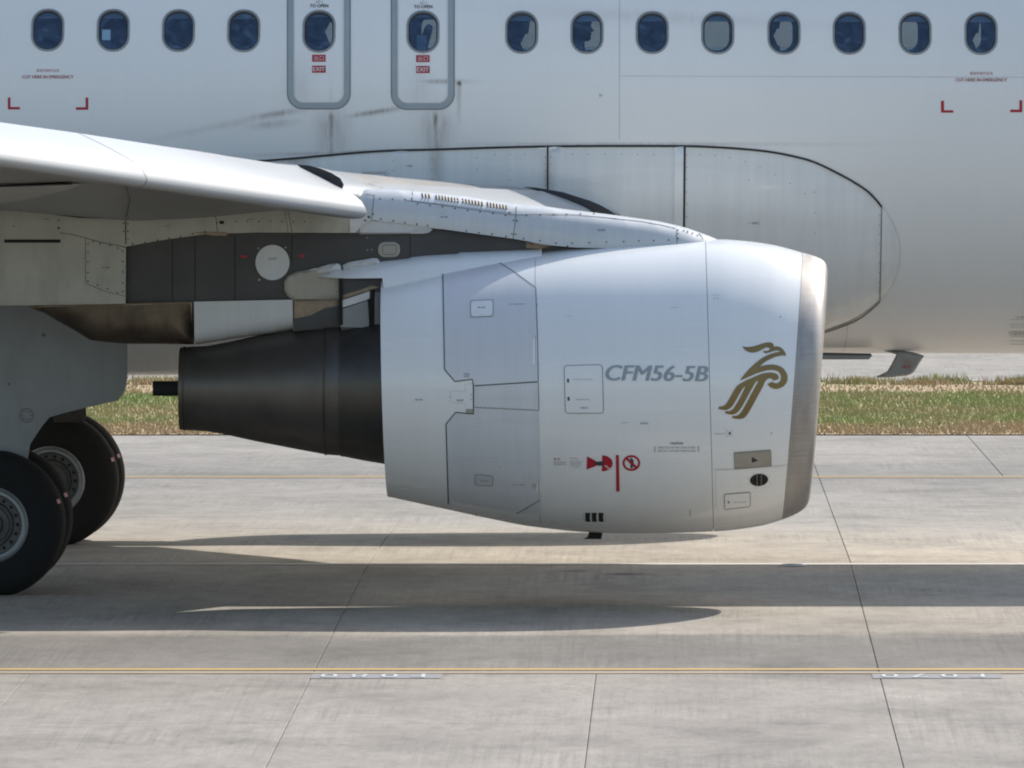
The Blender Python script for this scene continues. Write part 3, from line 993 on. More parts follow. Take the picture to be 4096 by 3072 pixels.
# cabin floor
box8 = [(0, 1, 2, 3), (7, 6, 5, 4), (0, 4, 5, 1), (1, 5, 6, 2), (2, 6, 7, 3), (3, 7, 4, 0)]
def boxv(x0, x1, y0, y1, z0, z1):
    return [(x0, y0, z0), (x0, y1, z0), (x1, y1, z0), (x1, y0, z0), (x0, y0, z1), (x0, y1, z1), (x1, y1, z1), (x1, y0, z1)]
mesh('cabin_floor', boxv(-8, 6, -1.8, 1.8, 3.36, 3.42), box8, M['cabin'], fus)
def seat(px):
    x = fx(px, 83.6)
    def prof(pts, y0, y1):
        n = len(pts)
        V = [(x + a, y0, b) for a, b in pts] + [(x + a, y1, b) for a, b in pts]
        Fc = [tuple(range(n)), tuple(range(2 * n - 1, n - 1, -1))] + [(i, (i + 1) % n, (i + 1) % n + n, i + n) for i in range(n)]
        return V, Fc
    back = [(0, 3.82), (.12, 3.80), (.06, 4.1), (.0, 4.38), (-.03, 4.56), (-.08, 4.585), (-.12, 4.54), (-.09, 4.3), (-.05, 4.0)]
    cush = [(.06, 3.78), (.52, 3.82), (.54, 3.88), (.5, 3.9), (.1, 3.88)]
    for s in (-1.62, 1.15):
        V, Fc = prof(back, s, s + .46)
        o = mesh('cabin_seat', V, Fc, M['seatc'], plane, 30)
        V, Fc = prof(cush, s, s + .46); mesh('seat_cushion', V, Fc, M['seatc'], o, 30)
for px in (70, 470, 860, 1130, 1960, 2235, 3030, 3470): seat(px)

# passengers ---------------------------------------------------------------
def person(px, py_head, y, label, face=1, lean=0, sc=1.0, arm=None):
    """seated figure: body grown from a skinned skeleton, head lofted with a face profile, one mesh"""
    d = y - CY
    hx, hz = fx(px, d), fz(py_head, d)          # head centre
    me = bpy.data.meshes.new('body_skeleton')
    J = {'pelvis': (-.05, 0, -.72), 'chest': (-.04, 0, -.36), 'neck': (-.02, 0, -.15), 'head': (0, 0, -.06),
         'shl': (-.04, .19, -.24), 'shr': (-.04, -.19, -.24), 'ell': (.04, .23, -.50), 'elr': (.04, -.23, -.50), 'hal': (.27, .12, -.52), 'har': (.27, -.12, -.52),
         'kl': (.42, .12, -.70), 'kr': (.42, -.12, -.70), 'fl': (.42, .12, -1.10), 'fr': (.42, -.12, -1.10)}
    if arm: J['elr'] = (.12, -.16, -.42); J['har'] = arm
    R = {'pelvis': .15, 'chest': .15, 'neck': .06, 'head': .06, 'shl': .08, 'shr': .08, 'ell': .05, 'elr': .05, 'hal': .035, 'har': .035, 'kl': .07, 'kr': .07, 'fl': .05, 'fr': .05}
    E = [('pelvis', 'chest'), ('chest', 'neck'), ('neck', 'head'), ('chest', 'shl'), ('chest', 'shr'), ('shl', 'ell'), ('shr', 'elr'), ('ell', 'hal'), ('elr', 'har'), ('pelvis', 'kl'), ('pelvis', 'kr'), ('kl', 'fl'), ('kr', 'fr')]
    ks = list(J)
    me.from_pydata([(J[k][0] * face, J[k][1], J[k][2]) for k in ks], [(ks.index(a), ks.index(b)) for a, b in E], [])
    o = bpy.data.objects.new('person', me); COL.objects.link(o)
    m = o.modifiers.new('skin', 'SKIN'); m.use_smooth_shade = True
    for i, k in enumerate(ks): me.skin_vertices[0].data[i].radius = (R[k], R[k])
    me.skin_vertices[0].data[0].use_root = True
    s = o.modifiers.new('sub', 'SUBSURF'); s.levels = 1; s.render_levels = 1
    bpy.context.view_layer.update()
    m2 = bpy.data.meshes.new_from_object(o.evaluated_get(bpy.context.evaluated_depsgraph_get()))
    o.modifiers.clear(); o.data = m2
    bm = bmesh.new(); bm.from_mesh(m2)
    # head: rings by height with nose, lips, chin, brow
    prof = [(-.115, .035, -.03, .035), (-.105, .082, -.05, .05), (-.085, .095, -.06, .06), (-.066, .090, -.07, .065), (-.055, .100, -.075, .067), (-.045, .094, -.08, .068),
            (-.034, .098, -.085, .07), (-.024, .120, -.088, .071), (-.012, .112, -.092, .073), (.004, .100, -.095, .075), (.02, .093, -.098, .076), (.038, .100, -.10, .077),
            (.06, .098, -.10, .077), (.085, .086, -.095, .072), (.105, .062, -.08, .06), (.12, .03, -.05, .036), (.126, .005, -.02, .012)]
    rings = []
    for zz, xf, xb, w in prof:
        r = []
        for i in range(16):
            t = 2 * math.pi * i / 16
            cx_, hwx = (xf + xb) / 2, (xf - xb) / 2
            c = math.cos(t)
            xx = cx_ + hwx * c
            # narrow nose: front point keeps the profile, flanks pull back
            if c > 0 and -.06 < zz < .03: xx = cx_ + hwx * (c - .10 * (1 - c))
            r.append(bm.verts.new((xx * face, w * math.sin(t), zz)))
        rings.append(r)
    for a, b in zip(rings[:-1], rings[1:]):
        for i in range(16): bm.faces.new((a[i], a[(i + 1) % 16], b[(i + 1) % 16], b[i])).smooth = True
    bm.faces.new(rings[-1]); bm.faces.new(rings[0][::-1])
    bm.normal_update()
    for fce in bm.faces:
        cz = fce.calc_center_median()
        fce.material_index = 1 if cz.z > -.165 else 0
    bm.to_mesh(m2); bm.free()
    m2.materials.clear(); m2.materials.append(M['cloth']); m2.materials.append(M['skin'])
    o.location = (hx, y, hz); o.scale = (sc, sc, sc); o.rotation_euler = (0, lean, 0)
    tag(o, label, 'person', 'passengers seen through the cabin windows')
    # hair cap
    V, Fc = [], []
    for k, (zz, xf, xb, w) in enumerate([(-.03, .02, -.105, .08), (.02, .04, -.112, .085), (.05, .095, -.115, .087), (.08, .098, -.108, .082), (.11, .074, -.088, .066), (.13, .03, -.05, .035), (.135, .0, -.02, .01)]):
        for i in range(16):
            t = 2 * math.pi * i / 16
            V.append((((xf + xb) / 2 + (xf - xb) / 2 * math.cos(t)) * face, w * math.sin(t), zz))
    for k in range(6):
        for i in range(16):
            Fc.append((k * 16 + i, k * 16 + (i + 1) % 16, (k + 1) * 16 + (i + 1) % 16, (k + 1) * 16 + i))
    h = mesh('hair', V, Fc, M['hair'], None, 60); h.parent = o
    return o
person(1262, 70, -1.42, 'passenger in dark clothes filling the left overwing exit window', -1, 0, 1.35)
person(2044, 116, -1.40, 'passenger with dark hair in the first window right of the overwing exits', -1, 0, 1.35)
person(2318, 112, -1.40, 'passenger in profile facing forward, second window right of the overwing exits')
person(3066, 100, -1.40, 'passenger whose head edges into the window above the curved fairing front', -1)
person(3862, 118, -1.40, 'passenger at the left side of the window above the right cut-here text', -1)
p5 = person(1600, 95, -1.42, 'passenger with a raised hand holding a pale sheet in the overwing exit window', 1, 0, 1, (.25, -.10, .0))
def card(name, px0, py0, px1, py1, y, mats, label, cat, tilt=0):
    d = y - CY
    a, b = P(px0, py0, d), P(px1, py1, d)
    o = mesh(name, boxv(a.x, b.x, y, y + .004, b.z, a.z), box8, mats[0], None)
    tag(o, label, cat)
    if len(mats) > 1:
        k = b.x - (b.x - a.x) * .14
        mesh('red_edge', boxv(k, b.x + .001, y - .002, y + .006, b.z, a.z), box8, mats[1], o)
    return o
card('safety_card', 1667, 141, 1711, 205, -1.66, (M['card'], M['cardr']), 'pale blue sheet with a red edge standing in the right overwing exit window', 'card')
M['glow_panel'] = simple('added_phone_glow', (.05, .06, .07), .3)
sb = M['glow_panel'].node_tree.nodes['Principled BSDF']; sb.inputs['Emission Color'].default_value = (.45, .70, .85, 1); sb.inputs['Emission Strength'].default_value = .35  # glow added to brighten the phone behind the tinted pane
ph = card('phone', 406, 117, 443, 198, -1.68, (M['shade'],), 'pale phone leaning in the lower left of the second window', 'phone')
a_, b_ = P(408, 119, 83.3), P(441, 160, 83.3)
mesh('added_glow', boxv(a_.x, b_.x, -1.684, -1.6805, b_.z, a_.z), box8, M['glow_panel'], ph)

# ------------------------------------------------------------------ nacelle
DN = 79.25
YE = -5.75
T_ = [(1528, 1103), (1760, 1060), (2030, 1019), (2143, 1004), (2330, 984), (2545, 969), (2822, 958), (2950, 961), (3090, 979), (3209, 1010), (3262, 1026), (3290, 1040), (3305, 1060), (3309, 1092), (3296, 1122), (3260, 1142), (3190, 1152), (3050, 1150)]
B_ = [(1552, 1986), (1783, 2036), (2048, 2092), (2165, 2110), (2344, 2128), (2557, 2134), (2854, 2125), (2950, 2117), (3050, 2101), (3128, 2078), (3175, 2059), (3211, 2038), (3232, 2012), (3240, 1980), (3230, 1958), (3200, 1942), (3150, 1934), (3010, 1936)]
def cr(Pn, s):
    n = len(Pn)
    i = int(min(max(math.floor(s), 0), n - 2)); t = s - i
    p0, p1, p2, p3 = [np.array(Pn[min(max(k, 0), n - 1)], float) for k in (i - 1, i, i + 1, i + 2)]
    return .5 * ((2 * p1) + (p2 - p0) * t + (2 * p0 - 5 * p1 + 4 * p2 - p3) * t * t + (-p0 + 3 * p1 - 3 * p2 + p3) * t ** 3)
NTH = 144
def nring(s, shrink=0.0, y=YE):
    a, b = cr(T_, s), cr(B_, s)
    T = P(a[0], a[1], DN); B = P(b[0], b[1], DN)
    c = (T + B) / 2; h = (T - B) / 2
    r = h.length; k = (r - shrink) / r
    out = []
    for i in range(NTH):
        t = 2 * math.pi * i / NTH
        out.append(c + h * k * math.sin(t) + Vector((0, -1, 0)) * (r - shrink) * 1.015 * math.cos(t))
    return [Vector((v.x, v.y + (y - YE) + 0, v.z)) + Vector((0, (YE - c.y), 0)) for v in out]
def span(a, b, n): return [nring(a + (b - a) * i / n) for i in range(n + 1)]
nac = loft('engine_nacelle', [nring(s, .02) for s in np.linspace(.02, 9, 40)], M['black'], plane, flip=False, smooth=180)
nac['label'] = 'jet engine under the near wing'
rev = loft('reverser_cowl', [nring(.0, .03), nring(0, .012)] + span(0, 2.995, 36), M['nac'], nac, smooth=35)
fanc = loft('fan_cowl', span(3.005, 5.995, 36), M['nac'], nac, smooth=35)
inl = loft('inlet_cowl', span(6.005, 8.99, 36), M['nac'], nac, smooth=35)
lipo = loft('intake_lip', span(9.006, 17, 72), M['lip'], nac, smooth=60)
for o in (nac, rev, fanc, inl, lipo):
    bm = bmesh.new(); bm.from_mesh(o.data)
    cen = Vector((0, YE, P(0, 1550, DN).z))
    # orient outwards
    s = sum((f_.normal.dot(f_.calc_center_median() - Vector((f_.calc_center_median().x, YE, cen.z)))) for f_ in bm.faces)
    if s < 0: bmesh.ops.reverse_faces(bm, faces=bm.faces[:])
    bm.to_mesh(o.data); bm.free()
def circ(px, r, n=96, cpy=1554, flat=1.0):
    c = P(px, cpy, DN); r = r * DN / F
    return [Vector((c.x, YE - r * math.cos(2 * math.pi * i / n), c.z + r * flat * math.sin(2 * math.pi * i / n))) for i in range(n)]
loft('duct_lining', [circ(1562, 425), circ(1700, 430), circ(2100, 440)], M['dark'], nac, smooth=60)
loft('inlet_duct', [circ(3030, 392, cpy=1545), circ(2850, 400, cpy=1548), circ(2700, 412, cpy=1550)], M['core2'], nac, smooth=60)
loft('fan_disc', [circ(2700, 412, cpy=1550), circ(2690, 150, cpy=1550), circ(2760, 120, cpy=1550), circ(2860, 60, cpy=1550), circ(2900, 3, cpy=1550)], M['dark'], nac, smooth=40)
loft('core_cowl', [circ(1700, 318), circ(1545, 303), circ(1460, 289), circ(1378, 273), circ(1363, 272), circ(1363, 255)], M['core2'], nac, smooth=50)
loft('exhaust_nozzle', [circ(1380, 250), circ(1374, 268), circ(1350, 268), circ(1310, 265), circ(1200, 245), circ(1024, 211), circ(900, 184), circ(830, 171), circ(727, 165), circ(720, 164), circ(720, 158), circ(800, 150), circ(950, 140)], M['core'], nac, smooth=60)
for px_, r_ in ((1300, 265), (735, 167)):
    loft('nozzle_seam', [circ(px_, r_ + .3), circ(px_ + 1, r_ + 2.2), circ(px_ + 6, r_ + 2.4), circ(px_ + 7, r_ + .5)], M['heat'], nac, smooth=40)
loft('exhaust_plug', [circ(612, 26), circ(612, 30), circ(720, 30), circ(760, 60), circ(900, 110), circ(950, 139)], M['black'], nac, smooth=50)
mesh('plug_cap', circ(613, 29, 24), [tuple(range(24))], M['black'], nac)

NS = Surf([rev, fanc, inl, lipo])
SG, SH = M['seam'], M['seal']
# reverser panels
gap = .0015
upp = [(1771.7, 1087), (1806, 1058), (1834, 1049), (1959, 1028), (2048, 1083), (2143, 1152), (2150, 1350), (2153.5, 1526), (1893.7, 1542.5), (1890, 1517.5), (1820, 1526), (1778.5, 1477.6)]
def panel(name, poly, mat, off=.004, gapw=2.6, parent=nac, gmat=None, step=14, closed=True):
    o = patch(name, [poly], NS, off, mat, parent, step, off)
    if gapw: line('panel_gap', poly, gapw, NS, off + .0012, gmat or SG, parent, closed)
    return o
panel('reverser_panel', upp, M['nacgrey'], .004, 3.0)
panel('hinge_panel', [(1896, 1545), (2153, 1529), (2156, 1641), (1896, 1629)], M['strip'], .004, 2.6)
low = [(1784.6, 1696), (1823, 1649), (1895, 1656), (1895, 1632), (2156, 1644), (2160, 1850), (2164, 2060), (2080, 2050), (1900, 2020), (1794, 1998)]
patch('reverser_panel', [low], NS, .003, M['strip'], nac, 14, .003)
line('panel_gap', [(1893.7, 1542), (1894.5, 1656), (1823, 1649), (1784.6, 1696), (1789, 1850), (1794, 2016)], 4.0, NS, .0045, SH, nac)
line('panel_gap', [(1771.7, 1087), (1778.5, 1477.6), (1820, 1526), (1890, 1517.5), (1893.7, 1542)], 3.6, NS, .0065, SH, nac)
line('panel_gap', [(2068, 2053), (2160, 1999)], 3, NS, .004, SG, nac)
panel('access_panel', rquad([(1882.8, 1205.5), (1973, 1201), (1973, 1266), (1884, 1270)], 6), M['nac'], .007, 2.0)
panel('access_panel', rquad([(1901, 1896), (1972, 1902), (1970, 1943), (1901, 1937)], 6), M['pyl'], .005, 1.8)
line('panel_gap', [(1800, 1565), (1862, 1565), (1862, 1537), (1888, 1535)], 1.3, NS, .003, M['faint'], nac)
line('panel_gap', [(1800, 1565), (1799, 1610), (1862, 1612), (1864, 1636), (1892, 1636)], 1.3, NS, .003, M['faint'], nac)
patch('hinge_cover', [[(1864, 1637), (1893, 1637), (1893, 1655), (1864, 1653)]], NS, .003, M['beige'], nac, 10)
panel('access_panel', rquad([(2257, 1463), (2409, 1459), (2414, 1652), (2262, 1653)], 14), M['nac'], .004, 2.2)
panel('access_panel', rquad([(2898, 1976), (3000.6, 1968), (3000.6, 2024), (2898, 2036.5)], 7), M['nac'], .004, 2.0)
panel('inlet_access_plate', [(2936, 1810), (3082.5, 1799), (3084.5, 1863), (2939, 1875)], M['beige'], .005, 1.6, gmat=SG)
patch('scoop_opening', [[(3007, 1826), (3032, 1841), (3007, 1849)]], NS, .0075, M['seal'], nac, 10)
ov = patch('cooling_inlet', [ellipse(3036, 1919, 36.5, 24.5, 30, -.12)], NS, .003, M['black'], nac, 8)
line('inlet_rim', ellipse(3038, 1919, 31, 19, 30, -.12), 1.6, NS, .005, M['hub'], nac, True)
line('inlet_vane', [(3027, 1897), (3028, 1941)], 1.8, NS, .006, M['rim'], nac)
line('inlet_vane', [(3045, 1896), (3045, 1938)], 1.8, NS, .006, M['rim'], nac)
for xa in (2341, 2367, 2394):
    patch('vent_slot', [[(xa, 2050), (xa + 20, 2050.5), (xa + 18, 2068), (xa + 20.5, 2087), (xa + 1, 2085)]], NS, .003, M['black'], nac, 8)
line('panel_gap', [(2334, 2050), (2334, 2086)], 1.5, NS, .003, M['faint'], nac)
line('panel_gap', [(2422, 2052), (2422, 2088)], 1.5, NS, .003, M['faint'], nac)
line('panel_gap', [(2855, 1878), (2940, 1876), (3085, 1864), (3152, 1860)], 1.6, NS, .003, M['faint'], nac)
line('panel_gap', [(2760, 2038), (2762, 2066)], 1.6, NS, .003, SG, nac)
# rivet rows
D = []
for i in range(60):
    t = i / 59; D.append((3216 - 74 * t ** 1.15 - 0, 1180 + 880 * t, 1.6))
for i in range(26): D.append((3120 - (3120 - 2862) * i / 25, 1866 + 12 * i / 25, 1.5))
for i in range(20): D.append((2862 + i * .1, 1890 + 7 * i, 1.3))
for i in range(8): D += [(3165 + 10.5 * i, 1806 - 1.6 * i, 1.5), (3163 + 10.5 * i, 1824 - 1.6 * i, 1.5)]
for i in range(12): D += [(2943 + 12 * i, 1813.5 - .9 * i, 1.2), (2946 + 12 * i, 1869 - .9 * i, 1.2)]
for i in range(12): D += [(1903 + 20 * i, 1553 - 1.1 * i, 1.2), (1903 + 20 * i, 1624 + .9 * i, 1.2)]
D += [(3036 + 46 * math.cos(a), 1919 + 32 * math.sin(a), 1.5) for a in [i * math.pi / 4 + .3 for i in range(8)]]
D += [(1889, 1212, 1.6), (1967, 1208, 1.6), (1889, 1264, 1.6), (1967, 1260, 1.6), (1928, 1210, 1.5), (1928, 1262, 1.5), (1886, 1578, 2), (1886, 1596, 2), (1804, 1587, 2)]
D += [(2919, 1732, 5.5), (2929, 1721, 2), (2908, 1722, 1.6), (2899, 1732, 2), (2909, 1742, 1.8), (2929, 1741, 1.6), (2919, 1740, 1.6), (2898, 1714, 1.4), (3085, 1732, 2.6), (3121, 1269, 2.6), (2870, 1197, 2.2), (2858, 1197, 1.6), (2914, 2006, 4), (1905, 2057, 3), (1999, 1866, 2)]
dots('fasteners', D, 1.6, NS, .009, M['seam'], nac)
patch('latch', [[(2268, 1516), (2276, 1515), (2277, 1530), (2269, 1531)]], NS, .0065, M['ink'], nac, 8)
patch('latch', [[(2270, 1588), (2278, 1587), (2279, 1602), (2271, 1603)]], NS, .0065, M['ink'], nac, 8)
# lettering
L = lambda s, b, m='ink', off=.0035, **k: text('lettering', s, b, NS, off, M[m], nac, **k)
tx = L('CFM56-5B', (2424, 1460, 2831, 1522), 'lgrey', shear=.22, bold=2.6, tilt=4)
tx['label'] = 'large blue-grey CFM56-5B lettering'
L('448CR', (2321, 1627, 2353, 1635), 'pale_ink', .007)
L('440AR', (2560, 1688, 2593, 1697), 'pale_ink')
L('LATCH FAN COWL DOOR', (2294, 1516, 2371, 1520), 'pale_ink', .007)
L('PRESSURE RELIEF', (2304, 1596, 2360, 1600), 'pale_ink', .007)
L('HOIST POINT', (2485, 1688, 2513, 1692), 'pale_ink')
L('CAUTION', (2681, 1768, 2731, 1777), 'pale_ink', bold=.5)
L('MAKE SURE THE FAN COWL DOORS', (2632, 1786, 2781, 1793.5), 'pale_ink')
L('ARE FULLY LATCHED WHEN CLOSED', (2631, 1799, 2783, 1806.5), 'pale_ink')
line('text_bar', [(2619, 1785), (2620, 1808)], 2.2, NS, .0035, M['ink'], nac)
line('text_bar', [(2793, 1784), (2794, 1806)], 2.2, NS, .0035, M['ink'], nac)
L('461AR', (1660, 1595, 1690, 1602)); L('462AR', (1827, 1597, 1855, 1604), 'ink'); L('451AR', (1912, 1229, 1942, 1235), 'ink', .0095)
L('HOIST POINT', (2262, 1264, 2290, 1267), 'pale_ink'); L('HOIST POINT', (2685, 1229, 2713, 1232), 'pale_ink'); L('HOIST POINT', (2850, 1179, 2878, 1182), 'pale_ink')
L('LIFT HERE ONLY', (2040, 1216, 2102, 1221), 'pale_ink', .007); L('LATCH LEVER', (2052, 1935, 2098, 1940), 'pale_ink', .006)
L('OPEN', (1855, 1493, 1879, 1501), 'pale_ink', .007); L('ARROW', (1856, 1503, 1878, 1509), 'pale_ink', .007)
L('DRAIN', (2858, 1733, 2890, 1737), 'pale_ink'); L('OIL TANK', (2934, 2004, 2985, 2008), 'pale_ink', .007); L('453AR', (1921, 1918, 1952, 1923), 'pale_ink', .009)
line('placard_rule', [(2140, 1215), (2148, 1215), (2148, 1226), (2140, 1226)], 1.8, NS, .007, M['pale_ink'], nac, True)
line('placard_rule', ellipse(2138, 1942, 6, 8, 14), 1.8, NS, .006, M['pale_ink'], nac, True)
# red warning placards (local zoom units -> photo pixels)
Z = lambda x, y: (2180 + x / 3.771, 1740 + y / 3.771)
WP = lambda n, pts, m, off=.0035: patch(n, [[Z(*p) for p in pts]], NS, off, M[m], nac, 8)
wt = WP('warning_placard', [(635, 318), (785, 398), (785, 458), (628, 518)], 'red'); wt['label'] = 'red exhaust and intake danger diagram'
WP('warning_placard', [(862, 303)] + [(862 + 160 * math.cos(a), 424 + 121 * math.sin(a)) for a in [math.radians(-80 + 10 * i) for i in range(17)]] + [(858, 547)], 'red')
WP('engine_pictogram', [(722, 428), (770, 404), (815, 394), (850, 392), (884, 400), (890, 425), (882, 450), (850, 460), (800, 456), (760, 440)], 'ink', .0055)
WP('diagram_lettering', [(900, 456), (942, 456), (946, 474), (902, 472)], 'wlet', .0055)
WP('diagram_lettering', [(930, 484), (978, 486), (976, 504), (934, 500)], 'wlet', .0055)
WP('warning_bar', [(1068, 300), (1115, 300), (1125, 850), (1075, 850)], 'red')
patch('no_entry_symbol', [[Z(*p) for p in ellipse(1303, 420, 133, 119, 40)], [Z(*p) for p in ellipse(1303, 420, 102, 88, 40)]], NS, .0035, M['red'], nac, 8)
WP('person_pictogram', [(1292, 340), (1312, 340), (1314, 360), (1334, 366), (1336, 430), (1324, 436), (1322, 496), (1290, 496), (1290, 436), (1276, 430), (1282, 364), (1294, 360)], 'ink', .0045)
WP('no_entry_symbol', [(1218, 362), (1243, 334), (1388, 472), (1362, 500)], 'red', .0055)
a = Z(130, 340); b = Z(232, 382); L('\u8b66', (a[0], a[1], a[0] + 12, b[1]), 'pale_red'); L('\u544a', (b[0] - 12, a[1], b[0], b[1]), 'pale_red')
for s, y0 in (('\u53d1\u52a8\u673a\u8fd0\u8f6c\u65f6', 400), ('\u8bf7\u52ff\u9760\u8fd1\u98de\u673a', 430)):
    L(s, (*Z(130, y0), *Z(315, y0 + 22)), 'pale_ink')
L('Warning', (*Z(375, 336), *Z(490, 362)), 'pale_red')
for s, y0, x1 in (('Stand clear of', 384, 575), ('hazard areas', 412, 545), ('while engine', 440, 545), ('is running', 470, 515)):
    L(s, (*Z(372, y0), *Z(x1, y0 + 18)), 'pale_ink')
# gold bird emblem
E1 = [(600,205),(650,222),(720,222),(800,210),(870,190),(950,162),(1030,140),(1100,135),(1150,150),(1172,180),(1172,215),(1230,210),(1290,225),(1340,260),(1375,305),(1395,350),(1400,382),(1340,378),(1280,385),(1200,405),(1120,440),(1040,480),(970,530),(920,580),(990,562),(1060,548),(1150,543),(1230,555),(1300,580),(1360,625),(1405,690),(1428,750),(1430,820),(1405,890),(1355,945),(1290,980),(1220,997),(1150,985),(1100,955),(1055,905),(1090,885),(1140,862),(1170,878),(1200,888),(1240,887),(1280,865),(1305,820),(1308,770),(1290,710),(1250,670),(1200,652),(1130,645),(1050,652),(950,678),(850,712),(750,755),(650,800),(553,840),(575,800),(620,740),(680,670),(740,605),(800,550),(870,490),(950,430),(1040,380),(1130,345),(1200,325),(1265,312),(1295,300),(1265,288),(1210,288),(1150,305),(1090,325),(1040,340),(995,330),(975,290),(1010,297),(1060,292),(1095,275),(1108,258),(1090,238),(1050,230),(1000,245),(940,280),(880,310),(820,322),(760,325),(700,310),(650,280),(615,245)]
E2 = [(493,940),(540,905),(620,860),(700,820),(780,785),(870,745),(960,712),(1050,695),(1120,692),(1190,702),(1240,725),(1265,765),(1268,800),(1240,822),(1180,840),(1165,838),(1140,808),(1100,798),(1060,810),(1025,845),(1000,890),(970,960),(920,1050),(860,1160),(800,1270),(740,1380),(690,1460),(650,1510),(600,1540),(540,1548),(470,1543),(402,1525),(420,1490),(470,1490),(520,1475),(560,1440),(600,1385),(680,1240),(760,1090),(830,960),(870,890),(890,845),(860,850),(835,880),(790,950),(720,1080),(650,1210),(590,1320),(530,1400),(480,1445),(420,1465),(350,1462),(273,1440),(290,1402),(350,1402),(400,1385),(440,1345),(500,1250),(570,1120),(620,1020),(655,945),(630,955),(590,1005),(540,1090),(480,1200),(420,1300),(370,1350),(310,1380),(240,1382),(150,1362),(170,1315),(230,1315),(280,1285),(330,1220),(380,1130),(440,1020)]
EZ = lambda p: (2840 + p[0] / 4.609, 1340 + p[1] / 4.609)
e1 = patch('bird_emblem', [[EZ(p) for p in E1]], NS, .0035, M['gold'], nac, 8); e1['label'] = 'gold bird emblem, head and curled neck'
e2 = patch('bird_emblem', [[EZ(p) for p in E2]], NS, .0035, M['gold'], nac, 8); e2['label'] = 'gold bird emblem, three tail feathers'
# drain mast under the cowl
inflate('drain_mast', [(2362, 2118), (2413, 2120), (2405, 2156), (2334, 2156), (2350, 2147)], YE, .03, .02, M['black'], nac, .02, d=DN)

# ------------------------------------------------------------------ wings
def Nl(y):
    """slat nose line"""
    e = -y
    if e >= 6.2: return Vector((-2.478 - .510 * (e - 6.2), y, 3.063 + .098 * (e - 6.2)))
    t = (e - 2.0) / 4.2
    return Vector((-.45 + (-2.478 + .45) * t, y, 2.94 + (3.063 - 2.94) * t))
def TE(y):
    e = -y
    return -7.2 + .3 * min(e, 6.4) / 6.4 if e < 6.4 else -6.9 - (e - 6.4) * .245
UP = [(1.0, .10), (.9, .17), (.8, .24), (.7, .30), (.6, .35), (.5, .39), (.42, .415), (.34, .428), (.27, .428), (.2, .412), (.16, .385), (.13, .345), (.11, .305), (.09, .255), (.065, .20), (.05, .16), (.045, .13)]
LW = [(.048, .10), (.06, .07), (.09, .055), (.13, .04), (.2, .015), (.3, -.03), (.42, -.055), (.55, -.01), (.7, .05), (.85, .075), (1.0, .09)]
RU = [(1, .05), (.9, .10), (.8, .15), (.7, .20), (.6, .235), (.5, .26), (.42, .275), (.34, .285), (.27, .285), (.2, .28), (.155, .272), (.13, .255), (.11, .235), (.09, .20), (.065, .14), (.04, .07), (.02, .02)]
RL = [(.018, -.06), (.03, -.14), (.07, -.25), (.12, -.33), (.2, -.42), (.3, -.5), (.42, -.5), (.55, -.42), (.7, -.3), (.85, -.12), (1, .04)]
def section(y):
    n = Nl(y); c = n.x - TE(y)
    e = -y
    t = max(0, min(1, (e - 2.0) / 4.0)); t = t ** 1.25
    out = []
    k = 1 - max(0, e - 6.2) * .028
    for (a, b), (ra, rb) in zip(UP + LW, RU + RL):
        A = ra + (a - ra) * t; Bz = rb + (b - rb) * t
        L0 = 4.45 + 2.3 * (1 - t)
        dx = A * L0 if A <= .16 else .16 * L0 + (A - .16) / .84 * (c - .16 * L0)
        out.append(Vector((n.x - dx, y, n.z + Bz * (k if e > 6.2 else (.93 if Bz > .2 else 1)))))
    return out
ys = [-1.6, -2.0, -2.5, -3, -3.6, -4.2, -4.8, -5.3, -5.75, -6.2, -7, -8, -9, -10, -11, -12.5, -14, -15.5, -17]
wing = loft('wing', [section(y) for y in ys], M['wing'], plane, True, True, True, smooth=50)
wing['label'] = 'near wing with its slats let down'
wing.data.materials.append(M['wtop'])
for q_, f_ in enumerate(wing.data.polygons):
    if q_ < (len(ys) - 1) * (len(UP) + len(LW)) and q_ % (len(UP) + len(LW)) < len(UP): f_.material_index = 1
rr_ = []
for y in (-6.15, -5.9, -5.65, -5.4, -5.37):
    sc_ = section(y); a_, b_ = len(UP) - 7, len(UP) + 3
    g_ = .012 if y < -5.38 else .001
    rr_.append([Vector((p_.x + g_ * .7, y, p_.z + (g_ if i_ < 5 else 0))) for i_, p_ in enumerate(sc_[a_:b_])])
lef = loft('leading_edge_fairing', rr_, M['slat'], wing, True, True, True, smooth=60)
WS = Surf([wing])
EXT = 6
patch('underwing_lit_patch', [[(-60, 742), (0, 740), (289, 728), (330, 731), (260, 755), (145, 784), (0, 808), (-60, 815)]], WS, .012, M['olive'], wing, 12)  # paler colour paints the lit part of the wing underside
line('underwing_gap', [(-60, 738), (0, 736), (150, 731), (289, 726)], 5, WS, .02, M['seal'], wing)
line('underwing_gap', [(503, 740), (520, 800), (505, 862)], 2.5, WS, .006, M['seal'], wing)
EXT = .5
def slat(y0, y1, n, sc0, sc1, name='slat'):
    prof = [(-.506, .342), (-.40, .292), (-.28, .232), (-.19, .182), (-.116, .139), (-.07, .105), (-.04, .076), (-.014, .035), (0, 0), (-.006, -.025), (-.022, -.043), (-.055, -.056), (-.11, -.058), (-.2, -.05), (-.27, -.035), (-.27, .0), (-.30, .10), (-.38, .21), (-.50, .334)]
    rings = []
    for i in range(n + 1):
        y = y0 + (y1 - y0) * i / n
        c = Nl(y); s = sc0 + (sc1 - sc0) * i / n
        rings.append([Vector((c.x + a * (.6 + .4 * s), y, c.z + b * s)) for a, b in prof])
    o = loft(name, rings, M['slat'], wing, True, True, True, smooth=50)
    o.data.materials.append(M['wing'])
    m_ = len(prof)
    for q_, f_ in enumerate(o.data.polygons):
        if q_ < n * m_ and q_ % m_ >= 11 and q_ % m_ < m_ - 1: f_.material_index = 1
    return o
